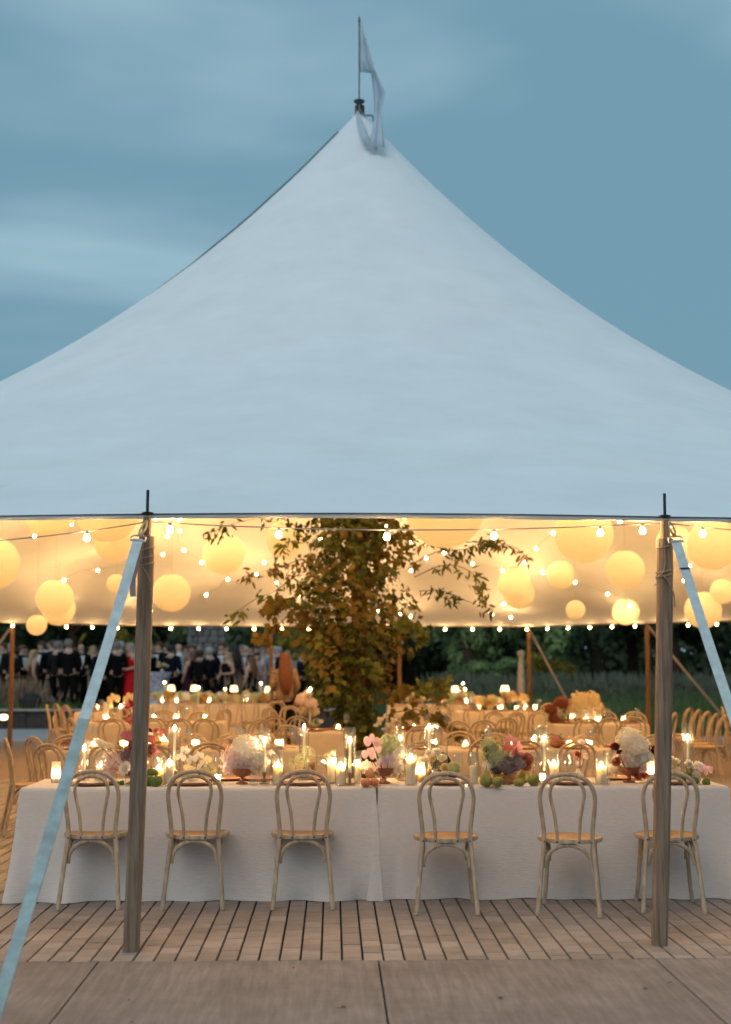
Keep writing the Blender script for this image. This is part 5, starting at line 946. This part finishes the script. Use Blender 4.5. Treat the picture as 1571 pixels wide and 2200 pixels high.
def crown_mesh(seed, n, mat, sz=.16):
    rn = random.Random(seed); b = MB(); cl_ = [(V((rn.gauss(0, .42), rn.gauss(0, .42), rn.uniform(-.75, .8))), rn.uniform(.22, .42)) for _ in range(26)]
    for _ in range(n):
        c, r = rn.choice(cl_); d = V((rn.gauss(0, 1), rn.gauss(0, 1), rn.gauss(0, 1))).normalized(); p = c + d * r * rn.uniform(.55, 1.0)
        if p.length > 1.15: p *= 1.1 / p.length
        nn = (d + V((rn.uniform(-.6, .6), rn.uniform(-.6, .6), rn.uniform(-.2, .9)))).normalized(); t = nn.orthogonal().normalized(); t = Matrix.Rotation(rn.uniform(0, 6), 3, nn) @ t; s = nn.cross(t); a = sz * rn.uniform(.6, 1.3) * .5
        b.add([p - t * a, p + s * a * .6, p + t * a, p - s * a * .6], [(0, 1, 2, 3)])
    return b.mesh('crown', mat, False)
M_cr = [pm('tree_leaf_dark', (.075, .105, .055), .7, .4, 1.5, rnd=.3, trans=.15, spec=.1), pm('tree_leaf_mid', (.19, .26, .11), .7, .4, 1.5, rnd=.25, trans=.2, spec=.1), pm('tree_leaf_yellow', (.24, .18, .03), .7, .4, 1.5, rnd=.2, trans=.2, spec=.1)]
CRN = {(m, s): crown_mesh(s * 7 + m, 9500, M_cr[m], .085) for m in range(3) for s in range(2)}
trk = MB(); trk.tube(spl([(0, 0, 0), (.04, 0, .3), (0, .05, .7), (.05, 0, 1.1)]), [.055 - .0012 * i for i in range(25)], 8)
for a in range(5): trk.tube(spl([(0, .03, .55 + .09 * a), (.2 * math.cos(a * 1.3), .2 * math.sin(a * 1.3), .8 + .09 * a), (.45 * math.cos(a * 1.3), .45 * math.sin(a * 1.3), 1.0 + .1 * a)], 5), [.025 - .002 * i for i in range(11)], 6)
TRK = trk.mesh('trunk', M_bark)
def tree(px, Y, h, w_, m, label, low=.12, group='trees behind the tent'):
    q = ad(px, 1431, Y); zg = hgt(q.x, Y); root = empty('tree', (q.x, Y, zg - .05)); tag(root, label, 'tree', group)
    mk('trunk', TRK, root, None, None, (h * .62, h * .62, h * .58)); c = h * (1 + low) / 2; mk('crown', CRN[(m, int(px) % 2)], root, (0, 0, c), (0, 0, random.uniform(0, 6)), (w_ / 2, w_ / 2, h * (1 - low) / 2))
for px, Y, h, w_, m, lab in [(-30, 52, 7.5, 6.5, 0, 'dark tree at the left edge behind the guests'), (60, 56, 8, 6.5, 0, 'dark tree above the far-left guests'), (150, 51, 7, 6, 0, 'dark tree behind the black-suited backs'), (225, 58, 8, 6.5, 0, 'dark tree behind the yellow shrub'), (330, 54, 7.5, 6, 1, 'dark green tree right of the left pole'), (400, 60, 8, 6.5, 0, 'dark tree left of the stone chimney'), (525, 55, 7.5, 6.2, 0, 'dark green tree right of the stone chimney'), (610, 60, 8, 6.5, 0, 'dark tree behind the leaning pole'), (700, 56, 8, 7, 0, 'dark tree hidden behind the leafy column'), (800, 62, 8, 7, 0, 'dark tree behind the column at right'),
                       (880, 66, 8.5, 6, 0, 'shadowy tree in the gap right of the column'), (1000, 47, 7, 5.4, 1, 'rounded mid-green tree right of the leafy column'), (1085, 48, 7.2, 5.2, 1, 'green tree left of the rear pole with a guy rope'), (1170, 50, 7.5, 6, 0, 'dark tree right of the rear pole with a guy rope'), (1270, 54, 8, 6.5, 0, 'dark tree in the middle of the right gap'), (1350, 58, 8.5, 7, 0, 'dark tree left of the right pole'), (1440, 54, 8, 6.5, 0, 'dark tree right of the right pole'), (1530, 57, 8.5, 7, 0, 'dark tree at the right edge'), (1620, 54, 8, 7, 0, 'dark tree beyond the right edge'), (945, 60, 7.5, 6, 0, 'dark tree left of the rounded green one')]: tree(px, Y, h, w_, m, lab)
for px, py, Y, r, m, lab in [(255, 1385, 45, 1.25, 2, 'yellow-green shrub lit behind the blue strap'), (640, 1390, 45, 1.1, 2, 'yellow-brown shrub left of the leafy column'), (1125, 1440, 44, 1.1, 2, 'yellow-leaved shrub at the rear pole with a guy rope'), (1060, 1462, 43, 1.2, 1, 'low green bush under the rounded tree'), (1200, 1465, 45, 1.2, 2, 'low yellowish bush right of the guy rope'), (985, 1470, 44, 1.1, 1, 'low bush at the foot of the rounded tree')]:
    q = ad(px, py, Y); zg = hgt(q.x, Y); root = empty('shrub', (q.x, Y, zg - .02)); tag(root, lab, 'shrub', 'shrubs behind the tent'); hz = max(.8, q.z - zg + r * .6)
    mk('crown', CRN[(m, int(px) % 2)], root, (0, 0, hz * .52), (0, 0, random.uniform(0, 6)), (r, r, hz * .5)); mk('stem', TRK, root, None, None, (.7, .7, hz * .45))
# far wood closing the view
rw_ = random.Random(21); b = MB()
for _ in range(42000):
    x = rw_.uniform(-48, 52); z = rw_.uniform(.3, 8.2) * (1 - .12 * noise.noise(V((x * .2, 0, 0)))); p = V((x, rw_.uniform(67, 73), z)); nn = V((rw_.uniform(-1, 1), -1, rw_.uniform(-.3, 1))).normalized(); t = nn.orthogonal().normalized(); t = Matrix.Rotation(rw_.uniform(0, 6), 3, nn) @ t; s = nn.cross(t); a = rw_.uniform(.15, .38)
    b.add([p - t * a, p + s * a * .7, p + t * a, p - s * a * .7], [(0, 1, 2, 3)])
tag(b.build('far_wood', M_cr[0], None, False), 'dark far wood closing the view behind the trees', 'wood', kind='stuff')
# grasses
def grass(name, n, fn, hmin, hmax, mat, label, head=0, cat='grass', wid=.012):
    rg_ = random.Random(len(name) + n); b = MB()
    for _ in range(n):
        x, y = fn(rg_); z = hgt(x, y) - .02; h = rg_.uniform(hmin, hmax); dx, dy = rg_.uniform(-.35, .35) * h, rg_.uniform(-.35, .35) * h; w_ = wid
        if head: b.add([(x + dx - w_ * head, y + dy, z + h * .8), (x + dx * 1.15, y + dy, z + h * .75), (x + dx + w_ * head, y + dy, z + h * .85), (x + dx * 1.2, y + dy * 1.2, z + h * 1.15)], [(0, 1, 2, 3)])
        b.add([(x - w_, y, z), (x + w_, y, z), (x + dx * .45 + w_ * .7, y + dy * .4, z + h * .6), (x + dx, y + dy, z + h), (x + dx * .45 - w_ * .7, y + dy * .4, z + h * .6)], [(0, 1, 2, 3, 4)])
    tag(b.build(name, mat, None, False), label, cat, kind='stuff')
M_gr = pm('meadow_green', (.085, .14, .055), .8, .4, 1, trans=.2); M_gd = pm('dry_grass', (.20, .15, .10), .85, .3, 2, trans=.2); M_gp = pm('grey_grass_heads', (.11, .125, .085), .85, .3, 2, trans=.2)
grass('meadow', 11000, lambda r: (r.uniform(2.0, 18), r.uniform(32.5, 42)), .25, .55, M_gr, 'green meadow grass beyond the right rear poles', wid=.016)
grass('tall_meadow_grass', 3800, lambda r: (r.uniform(3.0, 20), r.gauss(41, 1.2)), .35, .95, M_gp, 'tall grey seed-headed grass at the back of the meadow', 2.2, wid=.016)
grass('lawn_grass', 5000, lambda r: (r.uniform(-14, -6.8), r.uniform(35.3, 37.8)), .08, .30, M_gr, 'lush green grass behind the dark terrace wall', wid=.014)
grass('dry_plume_grass', 500, lambda r: (r.gauss(-8.8, .7), r.gauss(36.4, .4)), .3, .85, M_gd, 'dry feathery plume grass in front of the left guests', 2.5, wid=.012)
grass('side_plume_grass', 260, lambda r: (r.gauss(-2.3, .35), r.gauss(36.6, .4)), .4, .9, M_gd, 'dry plume grass left of the leafy column', 2.5, wid=.012)
# boulders, covered speaker
rb = random.Random(4)
for px, py, s_, lab in [(35, 1478, .30, 'pale boulder left of the far-left rear pole'), (62, 1468, .34, 'largest pale boulder right of the far-left rear pole'), (88, 1478, .26, 'small pale boulder beside the dry plumes')]:
    q = ad(px, py, 37.0); b = MB(); vs = []
    b.lathe([(0, -1), (.6, -.85), (.95, -.3), (1, .1), (.75, .6), (.35, .85), (0, .9)], 12); b.v = [tuple(V(p) * (1 + .25 * noise.noise(V(p) * 1.7 + V((px, 0, 0))))) for p in b.v]
    o = b.build('boulder', pm('pale_boulder', (.34, .33, .34), .9, .2, 6, bump=.3), None, True, 50); o.location = (q.x, 37.0, .4 + s_ * .8); o.scale = (s_ * 1.7, s_, s_ * .95); tag(o, lab, 'boulder', 'pale boulders')
q = ad(68, 1510, 35.6); b = MB(); vs = []; n = 16
for z, r in ((0, .25), (.06, .26), (.28, .245), (.40, .21), (.46, .12)):
    vs += [(r * math.copysign(abs(math.cos(2 * PI * j / n)) ** .5, math.cos(2 * PI * j / n)) * (1 + .04 * math.sin(j * 2.3 + z * 9)), r * .8 * math.copysign(abs(math.sin(2 * PI * j / n)) ** .5, math.sin(2 * PI * j / n)), z) for j in range(n)]
b.add(vs, [(k * n + j, k * n + (j + 1) % n, k * n + n + (j + 1) % n, k * n + n + j) for k in range(4) for j in range(n)] + [tuple(4 * n + j for j in range(n))])
o = b.build('covered_speaker', pm('black_cover', (.008, .008, .010), .6, .2, 6)); o.location = (q.x, 35.6, .40); tag(o, 'black covered box standing on the grass behind the terrace wall', 'speaker')
# round-topped pale post beyond the rear right table
q = ad(1120, 1500, 32); ps = empty('round_topped_post', (q.x, 32, hgt(q.x, 32))); tag(ps, 'pale post with a round disc on top beside the rear pole with a guy rope', 'post')
M_ps = pm('pale_post', (.36, .26, .16), .7, .2, 10); zt = ad(1120, 1405, 32).z - hgt(q.x, 32)
b = MB(); b.tube([(0, 0, 0), (0, 0, zt * .6), (.01, 0, zt - .08)], [.11, .10, .06], 10); b.build('column', M_ps, ps)
b = MB(); b.lathe([(0, .03), (.07, .028), (.09, .015), (.09, -.015), (.07, -.028), (0, -.03)], 18); o = b.build('disc', M_ps, ps); o.location = (.01, 0, zt); o.rotation_euler = (PI / 2, 0, 0)
# dark bag hung behind the taper candles
q = ad(946, 1600, 11.6); b = MB(); b.lathe([(0, 0), (.10, .005), (.15, .08), (.12, .22), (.05, .34), (.01, .38)], 14, sy=.5); b.v = [tuple(V(p) * (1 + .12 * noise.noise(V(p) * 9))) for p in b.v]
bgk = empty('hanging_bag', (q.x + .04, 11.9, .44)); tag(bgk, 'black cloth bag slung on a chair behind the taper candles', 'bag'); b.build('pouch', CL['black'], bgk)
b = MB(); b.tube(spl([(-.05, 0, .26), (-.03, 0, .33), (.0, -.01, .35), (.03, 0, .33), (.05, 0, .26)]), .006, 6); b.build('strap', CL['black'], bgk)

# fallen bits on the deck
rf = random.Random(9)
for k, (px, py, lab) in enumerate([(632, 2082, 'dry leaf scrap on the deck panel left of the centre joint'), (735, 2162, 'curled twig scrap low on the deck left of the centre joint'), (722, 2166, 'thin dark twig beside the curled scrap'), (1384, 2122, 'dark leaf bit on the right deck panel'), (1430, 2115, 'small leaf bit right of the dark one on the deck'), (286, 2196, 'leaf curl at the bottom edge of the deck'), (276, 2152, 'grey leaf flake on the left deck panel'), (1070, 2143, 'tiny leaf crumb on the middle deck panel')]):
    q = gp(px, py, .003); b = MB(); leaf(b, V((0, 0, .004)), V((rf.uniform(-1, 1), rf.uniform(-1, 1), .15)), V((0, 0, 1)), rf.uniform(.018, .04), k % 2 == 0); o = b.build('fallen_leaf', M_bark, None, False); o.location = (q.x, q.y, .003); tag(o, lab, 'leaf', 'fallen leaves on the deck')
